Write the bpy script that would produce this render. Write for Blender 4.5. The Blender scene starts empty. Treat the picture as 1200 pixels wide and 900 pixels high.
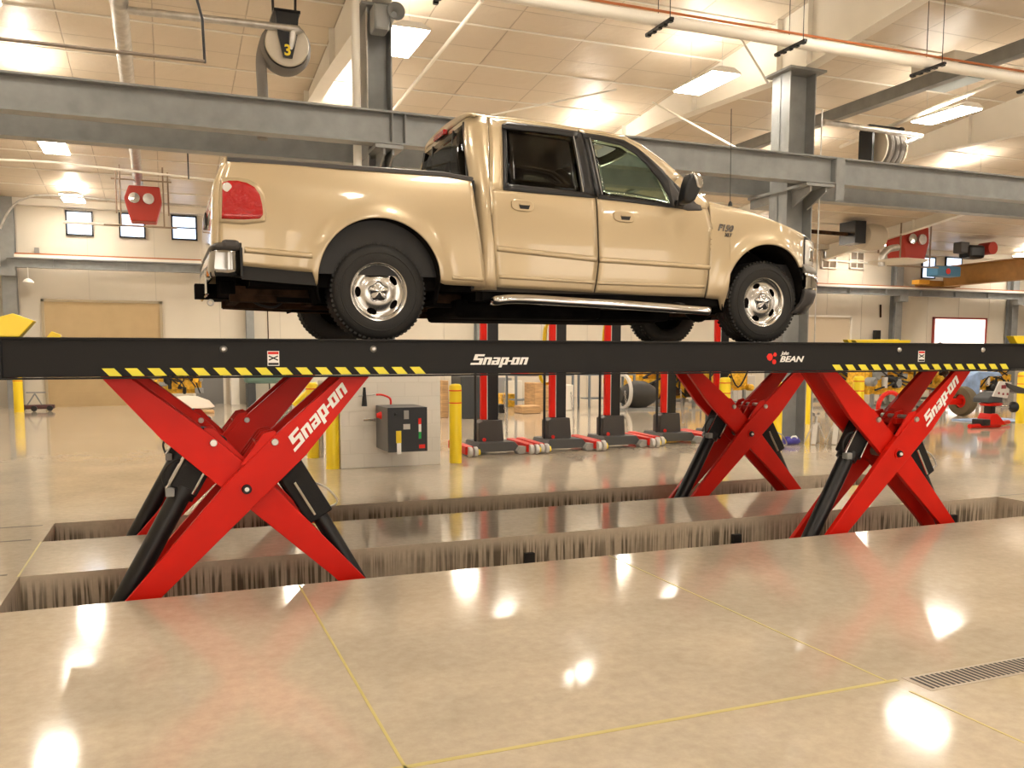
import bpy, bmesh, math, random
from mathutils import Vector, Matrix
random.seed(7)
S = bpy.context.scene
COL = S.collection
PI = math.pi
# ------------------------------------------------------------------ camera model
F = 1013.0; PX, PY = 590.0, 512.0; H = 1.59
pit = math.atan(96/F); cp, sp = math.cos(pit), math.sin(pit)
yaw = math.atan2(590-193, math.hypot(96, F)); sy, cy = math.sin(yaw), math.cos(yaw)
def ray(x, y):
    u = x-PX; v = y-PY
    fw = F*cp-v*sp; dn = v*cp+F*sp
    return (sy*fw+cy*u, cy*fw-sy*u, -dn)
def aY(x, y, Y):
    r = ray(x, y); t = Y/r[1]; return (r[0]*t, Y, r[2]*t+H)
def aX(x, y, X):
    r = ray(x, y); t = X/r[0]; return (X, r[1]*t, r[2]*t+H)
def aZ(x, y, Z=0.0):
    r = ray(x, y); t = (Z-H)/r[2]; return (r[0]*t, r[1]*t, Z)
cam = bpy.data.cameras.new('camera'); camo = bpy.data.objects.new('camera', cam); COL.objects.link(camo)
camo.location = (0, 0, H); camo.rotation_euler = (PI/2-pit, 0, -yaw)
cam.sensor_fit = 'HORIZONTAL'; cam.sensor_width = 36.0; cam.lens = F/1200*36.0
cam.shift_x = (600-PX)/1200; cam.shift_y = -(450-PY)/1200
cam.clip_end = 200; cam.clip_start = 0.05
S.camera = camo
S.view_settings.view_transform = 'Standard'; S.view_settings.look = 'None'
S.view_settings.gamma = 1.0; S.view_settings.use_curve_mapping = False
S.view_settings.exposure = 1.08
# ------------------------------------------------------------------ materials
MC = {}
def mat(name, col, rough=0.5, metal=0.0, coat=0.0, noise=None, bump=None, emit=None, trans=0.0, ior=1.45, spec=None, alpha=None):
    if name in MC: return MC[name]
    m = bpy.data.materials.new(name); m.use_nodes = True
    nt = m.node_tree; b = nt.nodes['Principled BSDF']
    b.inputs['Base Color'].default_value = (*col, 1); b.inputs['Roughness'].default_value = rough
    b.inputs['Metallic'].default_value = metal; b.inputs['Coat Weight'].default_value = coat
    b.inputs['IOR'].default_value = ior
    if coat: b.inputs['Coat Roughness'].default_value = 0.04
    if spec is not None: b.inputs['Specular IOR Level'].default_value = spec
    if trans: b.inputs['Transmission Weight'].default_value = trans
    if emit: b.inputs['Emission Color'].default_value = (*emit[0], 1); b.inputs['Emission Strength'].default_value = emit[1]
    tc = nt.nodes.new('ShaderNodeTexCoord')
    if noise:   # (scale, amount, detail[, scale vector])
        n = nt.nodes.new('ShaderNodeTexNoise'); n.inputs['Scale'].default_value = noise[0]; n.inputs['Detail'].default_value = noise[2]
        mp = nt.nodes.new('ShaderNodeMapping'); mp.inputs['Scale'].default_value = noise[3] if len(noise) > 3 else (1, 1, 1)
        nt.links.new(tc.outputs['Object'], mp.inputs[0]); nt.links.new(mp.outputs[0], n.inputs['Vector'])
        r = nt.nodes.new('ShaderNodeValToRGB'); a = noise[1]
        r.color_ramp.elements[0].position = 0.3; r.color_ramp.elements[1].position = 0.7
        r.color_ramp.elements[0].color = (*[max(0, c*(1-a)) for c in col], 1)
        r.color_ramp.elements[1].color = (*[min(1, c*(1+a)) for c in col], 1)
        nt.links.new(n.outputs['Fac'], r.inputs[0]); nt.links.new(r.outputs[0], b.inputs['Base Color'])
    if bump:    # (scale, strength)
        n2 = nt.nodes.new('ShaderNodeTexNoise'); n2.inputs['Scale'].default_value = bump[0]; n2.inputs['Detail'].default_value = 3
        bp = nt.nodes.new('ShaderNodeBump'); bp.inputs['Strength'].default_value = bump[1]; bp.inputs['Distance'].default_value = 0.02
        nt.links.new(tc.outputs['Object'], n2.inputs['Vector']); nt.links.new(n2.outputs['Fac'], bp.inputs['Height']); nt.links.new(bp.outputs[0], b.inputs['Normal'])
    MC[name] = m
    return m
paint = mat('beige_paint', (0.535, 0.425, 0.268), 0.30, 0.25, 0.9, noise=(900, 0.04, 1))
redp = mat('red_paint', (0.60, 0.010, 0.003), 0.38, 0.0, 0.0, noise=(3, 0.08, 2), spec=0.3)
redin = redp
blk = mat('black_powder', (0.013, 0.0125, 0.013), 0.5, noise=(300, 0.35, 1), bump=(250, 0.15), spec=0.28)
blkm = mat('black_metal', (0.009, 0.009, 0.010), 0.35)
plas = mat('black_plastic', (0.014, 0.013, 0.013), 0.5)
gpl = mat('dark_trim_plastic', (0.055, 0.05, 0.048), 0.45)
rub = mat('rubber', (0.016, 0.0145, 0.013), 0.62, bump=(120, 0.25))
chrome = mat('chrome', (0.66, 0.66, 0.66), 0.09, 1.0)
alloy = mat('polished_alloy', (0.60, 0.585, 0.56), 0.22, 1.0)
rust = mat('rusty_steel', (0.045, 0.022, 0.011), 0.85, 0.0, spec=0.2, noise=(9, 0.7, 5))
under = mat('underbody', (0.006, 0.005, 0.0045), 0.9, noise=(6, 0.6, 4), spec=0.1)
yel = mat('yellow_paint', (0.9, 0.66, 0.02), 0.35, coat=0.2)
yel2 = mat('machine_yellow', (0.75, 0.42, 0.03), 0.45, noise=(12, 0.35, 3))
yst = mat('stripe_yellow', (0.85, 0.75, 0.06), 0.5)
stl = mat('grey_steel', (0.25, 0.255, 0.25), 0.42, 0.0, noise=(4, 0.12, 3))
gal = mat('galvanised', (0.55, 0.53, 0.5), 0.35, 0.8, noise=(8, 0.15, 2))
wht = mat('white_paint', (0.82, 0.78, 0.70), 0.5, noise=(1.5, 0.03, 2))
whd = mat('white_decal', (0.9, 0.89, 0.86), 0.5)
redd = mat('red_decal', (0.75, 0.02, 0.01), 0.5)
blkd = mat('black_decal', (0.01, 0.01, 0.01), 0.5)
gry = mat('grey_plastic', (0.3, 0.29, 0.27), 0.5)
lgry = mat('light_grey', (0.55, 0.53, 0.5), 0.5)
tanp = mat('tan_door', (0.50, 0.37, 0.20), 0.55, noise=(2, 0.05, 2))
wood = mat('wood', (0.55, 0.34, 0.16), 0.6, noise=(3, 0.25, 4, (1, 1, 8)))
blu = mat('blue_paint', (0.05, 0.18, 0.32), 0.4)
lblu = mat('light_blue_cloth', (0.25, 0.36, 0.58), 0.6, noise=(5, 0.2, 2))
purp = mat('blue_jug', (0.07, 0.06, 0.35), 0.35)
orng = mat('brown_orange_paint', (0.36, 0.17, 0.035), 0.5, noise=(3, 0.15, 3))
ocon = mat('orange_pipe', (0.42, 0.13, 0.04), 0.5)
glassD = mat('tinted_glass', (0.10, 0.10, 0.10), 0.02, trans=1.0, ior=1.25)
glassF = mat('green_glass', (0.62, 0.72, 0.64), 0.02, trans=1.0, ior=1.2)
lens = mat('red_lens', (0.45, 0.004, 0.006), 0.08, coat=1.0, bump=(22, 0.7))
clens = mat('clear_lens', (0.75, 0.72, 0.68), 0.1, coat=1.0)
amber = mat('amber', (0.8, 0.25, 0.02), 0.2)
fab = mat('seat_fabric', (0.12, 0.10, 0.08), 0.9)
hosem = mat('hose_grey', (0.22, 0.2, 0.18), 0.7, bump=(90, 0.5))
lamp = mat('lamp_diffuser', (0.9, 0.9, 0.9), 0.5, emit=((1.0, 0.915, 0.79), 26.0))
lampup = mat('lamp_uplight', (0.9, 0.9, 0.9), 0.5, emit=((1.0, 0.915, 0.79), 18.0))
winm = mat('window_daylight', (0.6, 0.7, 0.9), 0.1, emit=((0.62, 0.76, 1.0), 1.25))
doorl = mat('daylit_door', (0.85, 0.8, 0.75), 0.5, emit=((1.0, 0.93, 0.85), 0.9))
doorfill = mat('fill_door', (0.85, 0.8, 0.75), 0.5, emit=((1.0, 0.93, 0.84), 1.3))  # glow for the added doors behind the camera, fills truck side and pits
dwin = mat('dim_window', (0.16, 0.12, 0.08), 0.2)

def concrete(name, base, dark, rough, streak=False, spec=0.5):
    m = bpy.data.materials.new(name); m.use_nodes = True; nt = m.node_tree; b = nt.nodes['Principled BSDF']
    tc = nt.nodes.new('ShaderNodeTexCoord'); L = nt.links.new
    n1 = nt.nodes.new('ShaderNodeTexNoise'); n1.inputs['Scale'].default_value = 0.7; n1.inputs['Detail'].default_value = 6; n1.inputs['Roughness'].default_value = 0.6
    L(tc.outputs['Object'], n1.inputs['Vector'])
    r1 = nt.nodes.new('ShaderNodeValToRGB'); r1.color_ramp.elements[0].position = 0.3; r1.color_ramp.elements[1].position = 0.72
    r1.color_ramp.elements[0].color = (*dark, 1); r1.color_ramp.elements[1].color = (*base, 1)
    L(n1.outputs['Fac'], r1.inputs[0])
    n2 = nt.nodes.new('ShaderNodeTexNoise'); n2.inputs['Scale'].default_value = 14; n2.inputs['Detail'].default_value = 8; n2.inputs['Roughness'].default_value = 0.7
    L(tc.outputs['Object'], n2.inputs['Vector'])
    mx = nt.nodes.new('ShaderNodeMix'); mx.data_type = 'RGBA'; mx.blend_type = 'MULTIPLY'; mx.inputs['Factor'].default_value = 0.5
    r2 = nt.nodes.new('ShaderNodeValToRGB'); r2.color_ramp.elements[0].position = 0.35; r2.color_ramp.elements[1].position = 0.65
    r2.color_ramp.elements[0].color = (0.72, 0.70, 0.68, 1); r2.color_ramp.elements[1].color = (1, 1, 1, 1)
    L(n2.outputs['Fac'], r2.inputs[0]); L(r1.outputs[0], mx.inputs[6]); L(r2.outputs[0], mx.inputs[7])
    out = mx.outputs[2]
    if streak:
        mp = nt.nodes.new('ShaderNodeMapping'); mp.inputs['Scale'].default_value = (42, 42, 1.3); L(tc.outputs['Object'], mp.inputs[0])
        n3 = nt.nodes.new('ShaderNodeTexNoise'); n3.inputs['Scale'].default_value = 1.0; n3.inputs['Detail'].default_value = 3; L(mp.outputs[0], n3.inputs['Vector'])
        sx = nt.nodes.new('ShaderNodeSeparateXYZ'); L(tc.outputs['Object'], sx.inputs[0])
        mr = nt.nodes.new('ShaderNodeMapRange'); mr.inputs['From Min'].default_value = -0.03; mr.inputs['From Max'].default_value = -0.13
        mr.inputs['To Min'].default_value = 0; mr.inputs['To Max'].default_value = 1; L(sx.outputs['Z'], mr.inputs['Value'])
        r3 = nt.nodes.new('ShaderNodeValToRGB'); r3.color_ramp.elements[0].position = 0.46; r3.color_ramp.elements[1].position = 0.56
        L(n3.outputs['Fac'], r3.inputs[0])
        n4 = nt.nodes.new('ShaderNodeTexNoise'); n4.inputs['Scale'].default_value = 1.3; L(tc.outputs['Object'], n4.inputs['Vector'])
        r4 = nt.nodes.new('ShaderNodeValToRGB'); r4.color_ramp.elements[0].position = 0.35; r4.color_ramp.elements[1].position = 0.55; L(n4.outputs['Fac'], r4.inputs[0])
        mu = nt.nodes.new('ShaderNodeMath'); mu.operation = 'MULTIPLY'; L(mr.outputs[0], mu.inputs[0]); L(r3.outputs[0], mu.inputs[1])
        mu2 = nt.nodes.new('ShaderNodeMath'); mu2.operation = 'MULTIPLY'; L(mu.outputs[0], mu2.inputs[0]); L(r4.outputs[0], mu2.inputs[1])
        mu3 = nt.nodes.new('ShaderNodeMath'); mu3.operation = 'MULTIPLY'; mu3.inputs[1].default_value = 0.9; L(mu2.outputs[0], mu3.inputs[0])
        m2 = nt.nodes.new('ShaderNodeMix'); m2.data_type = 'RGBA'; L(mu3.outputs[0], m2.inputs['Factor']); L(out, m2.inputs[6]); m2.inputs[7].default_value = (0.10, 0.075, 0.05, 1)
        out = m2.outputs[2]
    L(out, b.inputs['Base Color'])
    rr = nt.nodes.new('ShaderNodeMapRange'); rr.inputs['To Min'].default_value = rough*0.75; rr.inputs['To Max'].default_value = rough*1.35
    L(n1.outputs['Fac'], rr.inputs['Value']); L(rr.outputs[0], b.inputs['Roughness'])
    b.inputs['Specular IOR Level'].default_value = spec
    nb = nt.nodes.new('ShaderNodeTexNoise'); nb.inputs['Scale'].default_value = 0.9; nb.inputs['Detail'].default_value = 2; L(tc.outputs['Object'], nb.inputs['Vector'])
    bp = nt.nodes.new('ShaderNodeBump'); bp.inputs['Strength'].default_value = 0.05; bp.inputs['Distance'].default_value = 0.004
    L(nb.outputs['Fac'], bp.inputs['Height'])
    if streak: L(bp.outputs[0], b.inputs['Normal'])
    return m
floorm = concrete('polished_concrete', (0.63, 0.54, 0.42), (0.48, 0.41, 0.32), 0.085, spec=0.75)
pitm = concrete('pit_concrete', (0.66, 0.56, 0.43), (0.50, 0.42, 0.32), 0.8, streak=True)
def ceilmat():
    m = bpy.data.materials.new('insulation_vinyl'); m.use_nodes = True; nt = m.node_tree; b = nt.nodes['Principled BSDF']; L = nt.links.new
    tc = nt.nodes.new('ShaderNodeTexCoord')
    br = nt.nodes.new('ShaderNodeTexBrick'); br.offset = 0; br.squash = 1
    br.inputs['Color1'].default_value = (0.66, 0.57, 0.45, 1); br.inputs['Color2'].default_value = (0.62, 0.53, 0.42, 1); br.inputs['Mortar'].default_value = (0.47, 0.39, 0.30, 1)
    br.inputs['Scale'].default_value = 1; br.inputs['Mortar Size'].default_value = 0.014; br.inputs['Mortar Smooth'].default_value = 0.5
    br.inputs['Brick Width'].default_value = 1.5; br.inputs['Row Height'].default_value = 1.6
    L(tc.outputs['Object'], br.inputs['Vector'])
    L(br.outputs['Color'], b.inputs['Base Color']); b.inputs['Roughness'].default_value = 0.42; b.inputs['Specular IOR Level'].default_value = 0.5
    n = nt.nodes.new('ShaderNodeTexNoise'); n.inputs['Scale'].default_value = 1.2; n.inputs['Detail'].default_value = 5
    L(tc.outputs['Object'], n.inputs['Vector'])
    bp = nt.nodes.new('ShaderNodeBump'); bp.inputs['Strength'].default_value = 0.5; bp.inputs['Distance'].default_value = 0.12; L(n.outputs['Fac'], bp.inputs['Height'])
    bp2 = nt.nodes.new('ShaderNodeBump'); bp2.inputs['Strength'].default_value = 0.6; bp2.inputs['Distance'].default_value = 0.03; bp2.invert = True
    L(br.outputs['Fac'], bp2.inputs['Height']); L(bp.outputs[0], bp2.inputs['Normal']); L(bp2.outputs[0], b.inputs['Normal'])
    return m
ceilm = ceilmat()
wallm = mat('wall_panel', (0.66, 0.60, 0.50), 0.6, noise=(0.8, 0.04, 2))
def blockmat():
    m = bpy.data.materials.new('painted_block'); m.use_nodes = True; nt = m.node_tree; b = nt.nodes['Principled BSDF']; L = nt.links.new
    tc = nt.nodes.new('ShaderNodeTexCoord'); mp = nt.nodes.new('ShaderNodeMapping'); mp.inputs['Rotation'].default_value = (PI/2, 0, 0)
    br = nt.nodes.new('ShaderNodeTexBrick'); br.inputs['Color1'].default_value = (0.74, 0.70, 0.62, 1); br.inputs['Color2'].default_value = (0.72, 0.68, 0.60, 1); br.inputs['Mortar'].default_value = (0.68, 0.64, 0.56, 1)
    br.inputs['Scale'].default_value = 1; br.inputs['Mortar Size'].default_value = 0.006; br.inputs['Brick Width'].default_value = 0.4; br.inputs['Row Height'].default_value = 0.2
    L(tc.outputs['Object'], mp.inputs[0]); L(mp.outputs[0], br.inputs['Vector']); L(br.outputs['Color'], b.inputs['Base Color']); b.inputs['Roughness'].default_value = 0.4
    bp = nt.nodes.new('ShaderNodeBump'); bp.invert = True; bp.inputs['Strength'].default_value = 0.5; bp.inputs['Distance'].default_value = 0.01; L(br.outputs['Fac'], bp.inputs['Height']); L(bp.outputs[0], b.inputs['Normal'])
    return m
blockm = blockmat()
# ------------------------------------------------------------------ mesh helpers
class MB:
    def __init__(s): s.v = []; s.f = []
    def box(s, x0, x1, y0, y1, z0, z1, M=None):
        n = len(s.v)
        for z in (z0, z1):
            for (x, y) in ((x0, y0), (x1, y0), (x1, y1), (x0, y1)):
                p = Vector((x, y, z)); s.v.append(tuple(M @ p) if M else tuple(p))
        s.f += [(n+3, n+2, n+1, n), (n+4, n+5, n+6, n+7)] + [(n+i, n+(i+1) % 4, n+4+(i+1) % 4, n+4+i) for i in range(4)]
        return s
    def bar(s, a, b, w, h, up=(0, 0, 1)):
        a = Vector(a); b = Vector(b); d = (b-a); L = d.length; d.normalize(); up = Vector(up)
        if abs(d.dot(up)) > 0.99: up = Vector((0, 1, 0))
        r = d.cross(up).normalized(); u = r.cross(d)
        n = len(s.v)
        for q in (a, b):
            for (i, j) in ((-1, -1), (1, -1), (1, 1), (-1, 1)): s.v.append(tuple(q + r*(i*w/2) + u*(j*h/2)))
        s.f += [(n+3, n+2, n+1, n), (n+4, n+5, n+6, n+7)] + [(n+i, n+(i+1) % 4, n+4+(i+1) % 4, n+4+i) for i in range(4)]
        return s
    def tube(s, pts, r, n=12, cap=True):
        pts = [Vector(p) for p in pts]; base = len(s.v); rs = r if isinstance(r, (list, tuple)) else [r]*len(pts)
        ref = None
        for i, p in enumerate(pts):
            d = (pts[min(i+1, len(pts)-1)] - pts[max(i-1, 0)]).normalized()
            if ref is None: ref = Vector((0, 0, 1)) if abs(d.z) < 0.9 else Vector((1, 0, 0))
            a = d.cross(ref).normalized(); b = d.cross(a).normalized(); ref = -b if ref.dot(b) < 0 else b
            for k in range(n):
                t = 2*PI*k/n; s.v.append(tuple(p + (a*math.cos(t) + b*math.sin(t))*rs[i]))
        for i in range(len(pts)-1):
            for k in range(n):
                a0 = base+i*n+k; a1 = base+i*n+(k+1) % n; s.f.append((a0, a1, a1+n, a0+n))
        if cap: s.f.append(tuple(base+k for k in reversed(range(n)))); s.f.append(tuple(base+(len(pts)-1)*n+k for k in range(n)))
        return s
    def lathe(s, prof, c=(0, 0, 0), axis='Z', n=32, close=False, cap=True):
        base = len(s.v)
        for (r, h) in prof:
            for k in range(n):
                t = 2*PI*k/n; a, b = r*math.cos(t), r*math.sin(t)
                p = {'Z': (a, b, h), 'Y': (a, h, b), 'X': (h, a, b)}[axis]
                s.v.append((p[0]+c[0], p[1]+c[1], p[2]+c[2]))
        m = len(prof)
        for i in range(m-1 if not close else m):
            for k in range(n):
                a0 = base+i*n+k; a1 = base+i*n+(k+1) % n; j = (i+1) % m; b0 = base+j*n+k; b1 = base+j*n+(k+1) % n
                s.f.append((a0, a1, b1, b0))
        if not close and cap:
            if prof[0][0] > 1e-4: s.f.append(tuple(base+k for k in reversed(range(n))))
            if prof[-1][0] > 1e-4: s.f.append(tuple(base+(m-1)*n+k for k in range(n)))
        return s
    def prism(s, poly, y0, y1, plane='XZ'):
        n = len(s.v); k = len(poly)
        for y in (y0, y1):
            for (a, b) in poly:
                s.v.append({'XZ': (a, y, b), 'YZ': (y, a, b), 'XY': (a, b, y)}[plane])
        s.f.append(tuple(n+i for i in range(k))); s.f.append(tuple(n+k+i for i in reversed(range(k))))
        for i in range(k): s.f.append((n+i, n+k+i, n+k+(i+1) % k, n+(i+1) % k))
        return s
    def grid(s, rows):
        n = len(s.v); w = len(rows[0])
        for r in rows: s.v += [tuple(p) for p in r]
        for i in range(len(rows)-1):
            for j in range(w-1): s.f.append((n+i*w+j, n+i*w+j+1, n+(i+1)*w+j+1, n+(i+1)*w+j))
        return s
    def build(s, name, m, parent=None, smooth=False, bevel=0, solid=0, origin=None, recalc=True, angle=35):
        me = bpy.data.meshes.new(name)
        off = Vector((0, 0, 0))
        if parent is not None: off = Vector(parent_world(parent))
        elif origin is not None: off = Vector(origin)
        me.from_pydata([tuple(Vector(v)-off) for v in s.v], [], s.f); me.update()
        bm = bmesh.new(); bm.from_mesh(me)
        bmesh.ops.remove_doubles(bm, verts=bm.verts, dist=1e-5)
        if recalc: bmesh.ops.recalc_face_normals(bm, faces=bm.faces)
        bm.to_mesh(me); bm.free()
        me.materials.append(m)
        o = bpy.data.objects.new(name, me); COL.objects.link(o)
        if parent is not None: o.parent = parent
        else: o.location = off
        if smooth:
            for p in me.polygons: p.use_smooth = True
            try: me.set_sharp_from_angle(angle=math.radians(angle))
            except Exception: pass
        if solid:
            md = o.modifiers.new('solid', 'SOLIDIFY'); md.thickness = solid; md.offset = -1
        if bevel:
            md = o.modifiers.new('bevel', 'BEVEL'); md.width = bevel; md.segments = 2; md.limit_method = 'ANGLE'; md.harden_normals = False
        return o
def parent_world(o):
    t = Vector((0, 0, 0))
    while o is not None: t += o.location; o = o.parent
    return t
def tag(o, label, cat, group=None, kind=None):
    o['label'] = label; o['category'] = cat
    if group: o['group'] = group
    if kind: o['kind'] = kind
    return o
def thing(name, label, cat, loc=(0, 0, 0), group=None):
    o = bpy.data.objects.new(name, None); COL.objects.link(o); o.location = loc; o.empty_display_size = 0.1
    return tag(o, label, cat, group)
def struct(o, label=None):
    o['kind'] = 'structure'
    return o
def dup(o, loc=None, label=None, group=None, parent=None, rz=None):
    c = o.copy(); COL.objects.link(c)
    if parent is not None: c.parent = parent
    if loc is not None: c.location = loc
    if rz is not None: c.rotation_euler = (0, 0, rz)
    if label: c['label'] = label
    if group: c['group'] = group
    for ch in list(o.children): dup(ch, parent=c)
    return c
def spline(pts, n=8):
    P = [Vector(p) for p in pts]; out = []
    for i in range(len(P)-1):
        p0 = P[max(i-1, 0)]; p1 = P[i]; p2 = P[i+1]; p3 = P[min(i+2, len(P)-1)]
        for k in range(n):
            t = k/n
            out.append(0.5*((2*p1)+(p2-p0)*t+(2*p0-5*p1+4*p2-p3)*t*t+(3*p1-p0-3*p2+p3)*t**3))
    out.append(P[-1]); return out
def textmesh(txt, size, shear, offset, M, ext=0.001):
    cu = bpy.data.curves.new('t', 'FONT'); cu.body = txt; cu.size = size; cu.shear = shear; cu.offset = offset; cu.extrude = ext; cu.resolution_u = 3
    o = bpy.data.objects.new('t', cu); COL.objects.link(o)
    dg = bpy.context.evaluated_depsgraph_get(); me = o.evaluated_get(dg).to_mesh()
    mb = MB(); mb.v = [tuple(M @ v.co) for v in me.vertices]; mb.f = [tuple(p.vertices) for p in me.polygons]
    bpy.data.objects.remove(o); bpy.data.curves.remove(cu)
    return mb
def logo(M, h, xs=1.2, ext=0.003):
    """block italic lettering 'Snap-on' on the local XY plane, cap height h"""
    G = {'S': (0.86, [(0, .82, .80, 1), (0, .28, .45, 1), (0, .80, .43, .63), (.54, .80, 0, .63), (-.12, .80, 0, .19)]),
         'n': (0.70, [(0, .24, 0, .70), (0, .6, .53, .70), (.40, .64, 0, .66)]),
         'a': (0.70, [(.04, .6, .55, .70), (.40, .64, 0, .66), (0, .5, .27, .40), (0, .22, 0, .40), (0, .6, 0, .14)]),
         'p': (0.70, [(0, .24, -.26, .70), (0, .6, .54, .70), (.40, .64, 0, .68), (0, .6, 0, .16)]),
         '-': (0.20, [(-.06, .26, .28, .42)]),
         'o': (0.70, [(0, .24, 0, .70), (.40, .64, 0, .70), (0, .64, .54, .70), (0, .64, 0, .16)])}
    mb = MB(); x = 0
    for ch in 'Snap-on':
        w, rs = G[ch]
        for kk, (a, b, c, d) in enumerate(rs):
            P = [((x+a)*xs + 0.36*c, c), ((x+b)*xs + 0.36*c, c), ((x+b)*xs + 0.36*d, d), ((x+a)*xs + 0.36*d, d)]
            n = len(mb.v)
            for zz in (-kk*.0003, ext+kk*.0005):
                for (px, py) in P: mb.v.append(tuple(M @ Vector((px*h, py*h, zz))))
            mb.f += [(n, n+1, n+2, n+3), (n+4, n+5, n+6, n+7)] + [(n+i, n+(i+1) % 4, n+4+(i+1) % 4, n+4+i) for i in range(4)]
        x += w+0.03
    return mb
# =================================================================== ROOM
XW0, XW1, YB, YF = -4.75, 46.0, 29.7, -9.0
def ceilz(y): return 6.2 + (YB-y)*0.086
px0, px1 = -1.03, 8.69
PN = (6.0, 6.955); PFp = (8.205, 9.085)
fl = MB()
def frect(x0, x1, y0, y1): fl.grid([[(x0, y0, 0), (x1, y0, 0)], [(x0, y1, 0), (x1, y1, 0)]])
frect(XW0-.3, XW1+.3, YF-.3, PN[0]); frect(XW0-.3, px0, PN[0], PFp[1]); frect(px1, XW1+.3, PN[0], PFp[1])
frect(px0, px1, PN[1], PFp[0]); frect(XW0-.3, XW1+.3, PFp[1], YB+.3)
fo = fl.build('floor', floorm); struct(fo)
for k, (a, b) in enumerate((PN, PFp)):
    p = MB(); z = -0.62
    p.grid([[(px0, a, 0), (px1, a, 0)], [(px0, a, z), (px1, a, z)]]); p.grid([[(px0, b, 0), (px1, b, 0)], [(px0, b, z), (px1, b, z)]])
    p.grid([[(px0, a, 0), (px0, b, 0)], [(px0, a, z), (px0, b, z)]]); p.grid([[(px1, a, 0), (px1, b, 0)], [(px1, a, z), (px1, b, z)]])
    p.grid([[(px0, a, z), (px1, a, z)], [(px0, b, z), (px1, b, z)]])
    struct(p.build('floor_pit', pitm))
    for X in ((-0.35, 2.95, 5.15, 8.0) if k == 0 else (1.4, 5.3)):
        tag(MB().box(X-.045, X+.045, b-.05, b-.001, -.245, -.155).build('pit_sensor', plas, bevel=.004), ['small black sensor box on the near pit wall', 'small black sensor box on the far pit wall'][k], 'sensor', 'sensor boxes on the pit walls')
# joints
jm = mat('joint_filler', (0.50, 0.42, 0.16), 0.5)
jts = [(.806, .820, YF, 6.0), (3.236, 3.248, 3.12, 6.0), (3.236, 3.248, YF, 3.0), (-.8, 3.3, 3.12, 3.145), (px0-.016, px0-.002, PN[1], PFp[0])]
for i, (a, b, c, d) in enumerate(jts):
    struct(MB().box(a, b, c, d, -.01, .0015).build('trim_%d' % (i+1), jm))
gd = mat('joint_dark', (0.12, 0.10, 0.08), 0.7)
for i, (a, b, c, d) in enumerate([(-2.3, -1.12, 7.03, 7.06), (-1.55, -1.13, 8.32, 8.35), (-1.52, -1.12, 9.0, 9.03), (px1+.1, px1+.6, 6.98, 7.0)]):
    struct(MB().box(a, b, c, d, -.01, .0015).build('trim_%d' % (i+6), gd))
dr = MB(); dr.box(3.34, 5.8, 2.965, 3.145, -.03, .001)
drain = thing('floor_drain', 'long slotted steel drain grate in the floor at the right', 'drain', (4.5, 3.05, 0))
dr.build('grate_frame', mat('drain_steel', (0.42, 0.36, 0.28), 0.4, 0.5), drain)
sl = MB()
for k in range(72):
    X = 3.37+k*.0335; sl.box(X, X+.016, 2.985, 3.125, .0, .0022)
o = sl.build('slots', blkd, drain)
# walls, ceiling
w = MB(); w.grid([[(XW0, YB, -.1), (XW1, YB, -.1)], [(XW0, YB, ceilz(YB)+.1), (XW1, YB, ceilz(YB)+.1)]]); struct(w.build('wall_back', wallm, solid=.2))
w = MB(); w.prism([(YF, -.1), (YB, -.1), (YB, ceilz(YB)+.1), (YF, ceilz(YF)+.1)], XW0-.2, XW0, 'YZ'); struct(w.build('wall_left', wallm))
w = MB(); w.prism([(YF, -.1), (YB, -.1), (YB, ceilz(YB)+.1), (YF, ceilz(YF)+.1)], XW1, XW1+.2, 'YZ'); struct(w.build('wall_right', wallm))
w = MB(); w.box(XW0, XW1, YF-.2, YF, -.1, ceilz(YF)+.1); struct(w.build('wall_front', wallm))
c = MB(); c.prism([(YF-.2, ceilz(YF-.2)), (YB+.2, ceilz(YB+.2)), (YB+.2, ceilz(YB+.2)+.2), (YF-.2, ceilz(YF-.2)+.2)], XW0-.2, XW1+.2, 'YZ'); struct(c.build('ceiling', ceilm))
# wall panels joints / eave trim on the back wall
t = MB()
for X in [x*1.9-4 for x in range(26)]: t.box(X, X+.02, YB-.012, YB, 0, 6.15)
struct(t.build('trim_20', mat('wall_seam', (0.55, 0.5, 0.42), 0.6)))
struct(MB().box(XW0, XW1, YB-.25, YB, 6.02, 6.3).build('trim_21', wht))
# windows
wk = 1
def window(x0, x1, z0, z1, m, frame=True):
    global wk
    e = bpy.data.objects.new('window_%d' % wk, None); COL.objects.link(e); e.location = ((x0+x1)/2, YB, z0); struct(e); wk += 1
    fr = MB(); d = .05
    fr.box(x0, x1, YB-.09, YB-.01, z0, z0+d); fr.box(x0, x1, YB-.09, YB-.01, z1-d, z1); fr.box(x0, x0+d, YB-.09, YB-.01, z0, z1); fr.box(x1-d, x1, YB-.09, YB-.01, z0, z1)
    fr.box(x0, x1, YB-.08, YB-.02, (z0+z1)/2-.02, (z0+z1)/2+.02)
    if not m is winm: fr.box((x0+x1)/2-.02, (x0+x1)/2+.02, YB-.08, YB-.02, z0, z1)
    fr.build('window_frame', blkm if m is winm else wht, e)
    MB().box(x0+.02, x1-.02, YB-.05, YB-.03, z0+.02, z1-.02).build('pane', m, e)
window(-2.66, -1.9, 5.2, 5.95, winm); window(-1.18, -.42, 5.2, 5.97, winm); window(.33, 1.1, 5.21, 5.98, winm)
window(26.0, 26.8, 5.24, 6.0, dwin); window(27.5, 28.3, 5.28, 6.02, dwin)
window(31.6, 32.4, 5.0, 5.95, winm); window(33.0, 34.0, 5.2, 6.0, winm)
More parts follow.
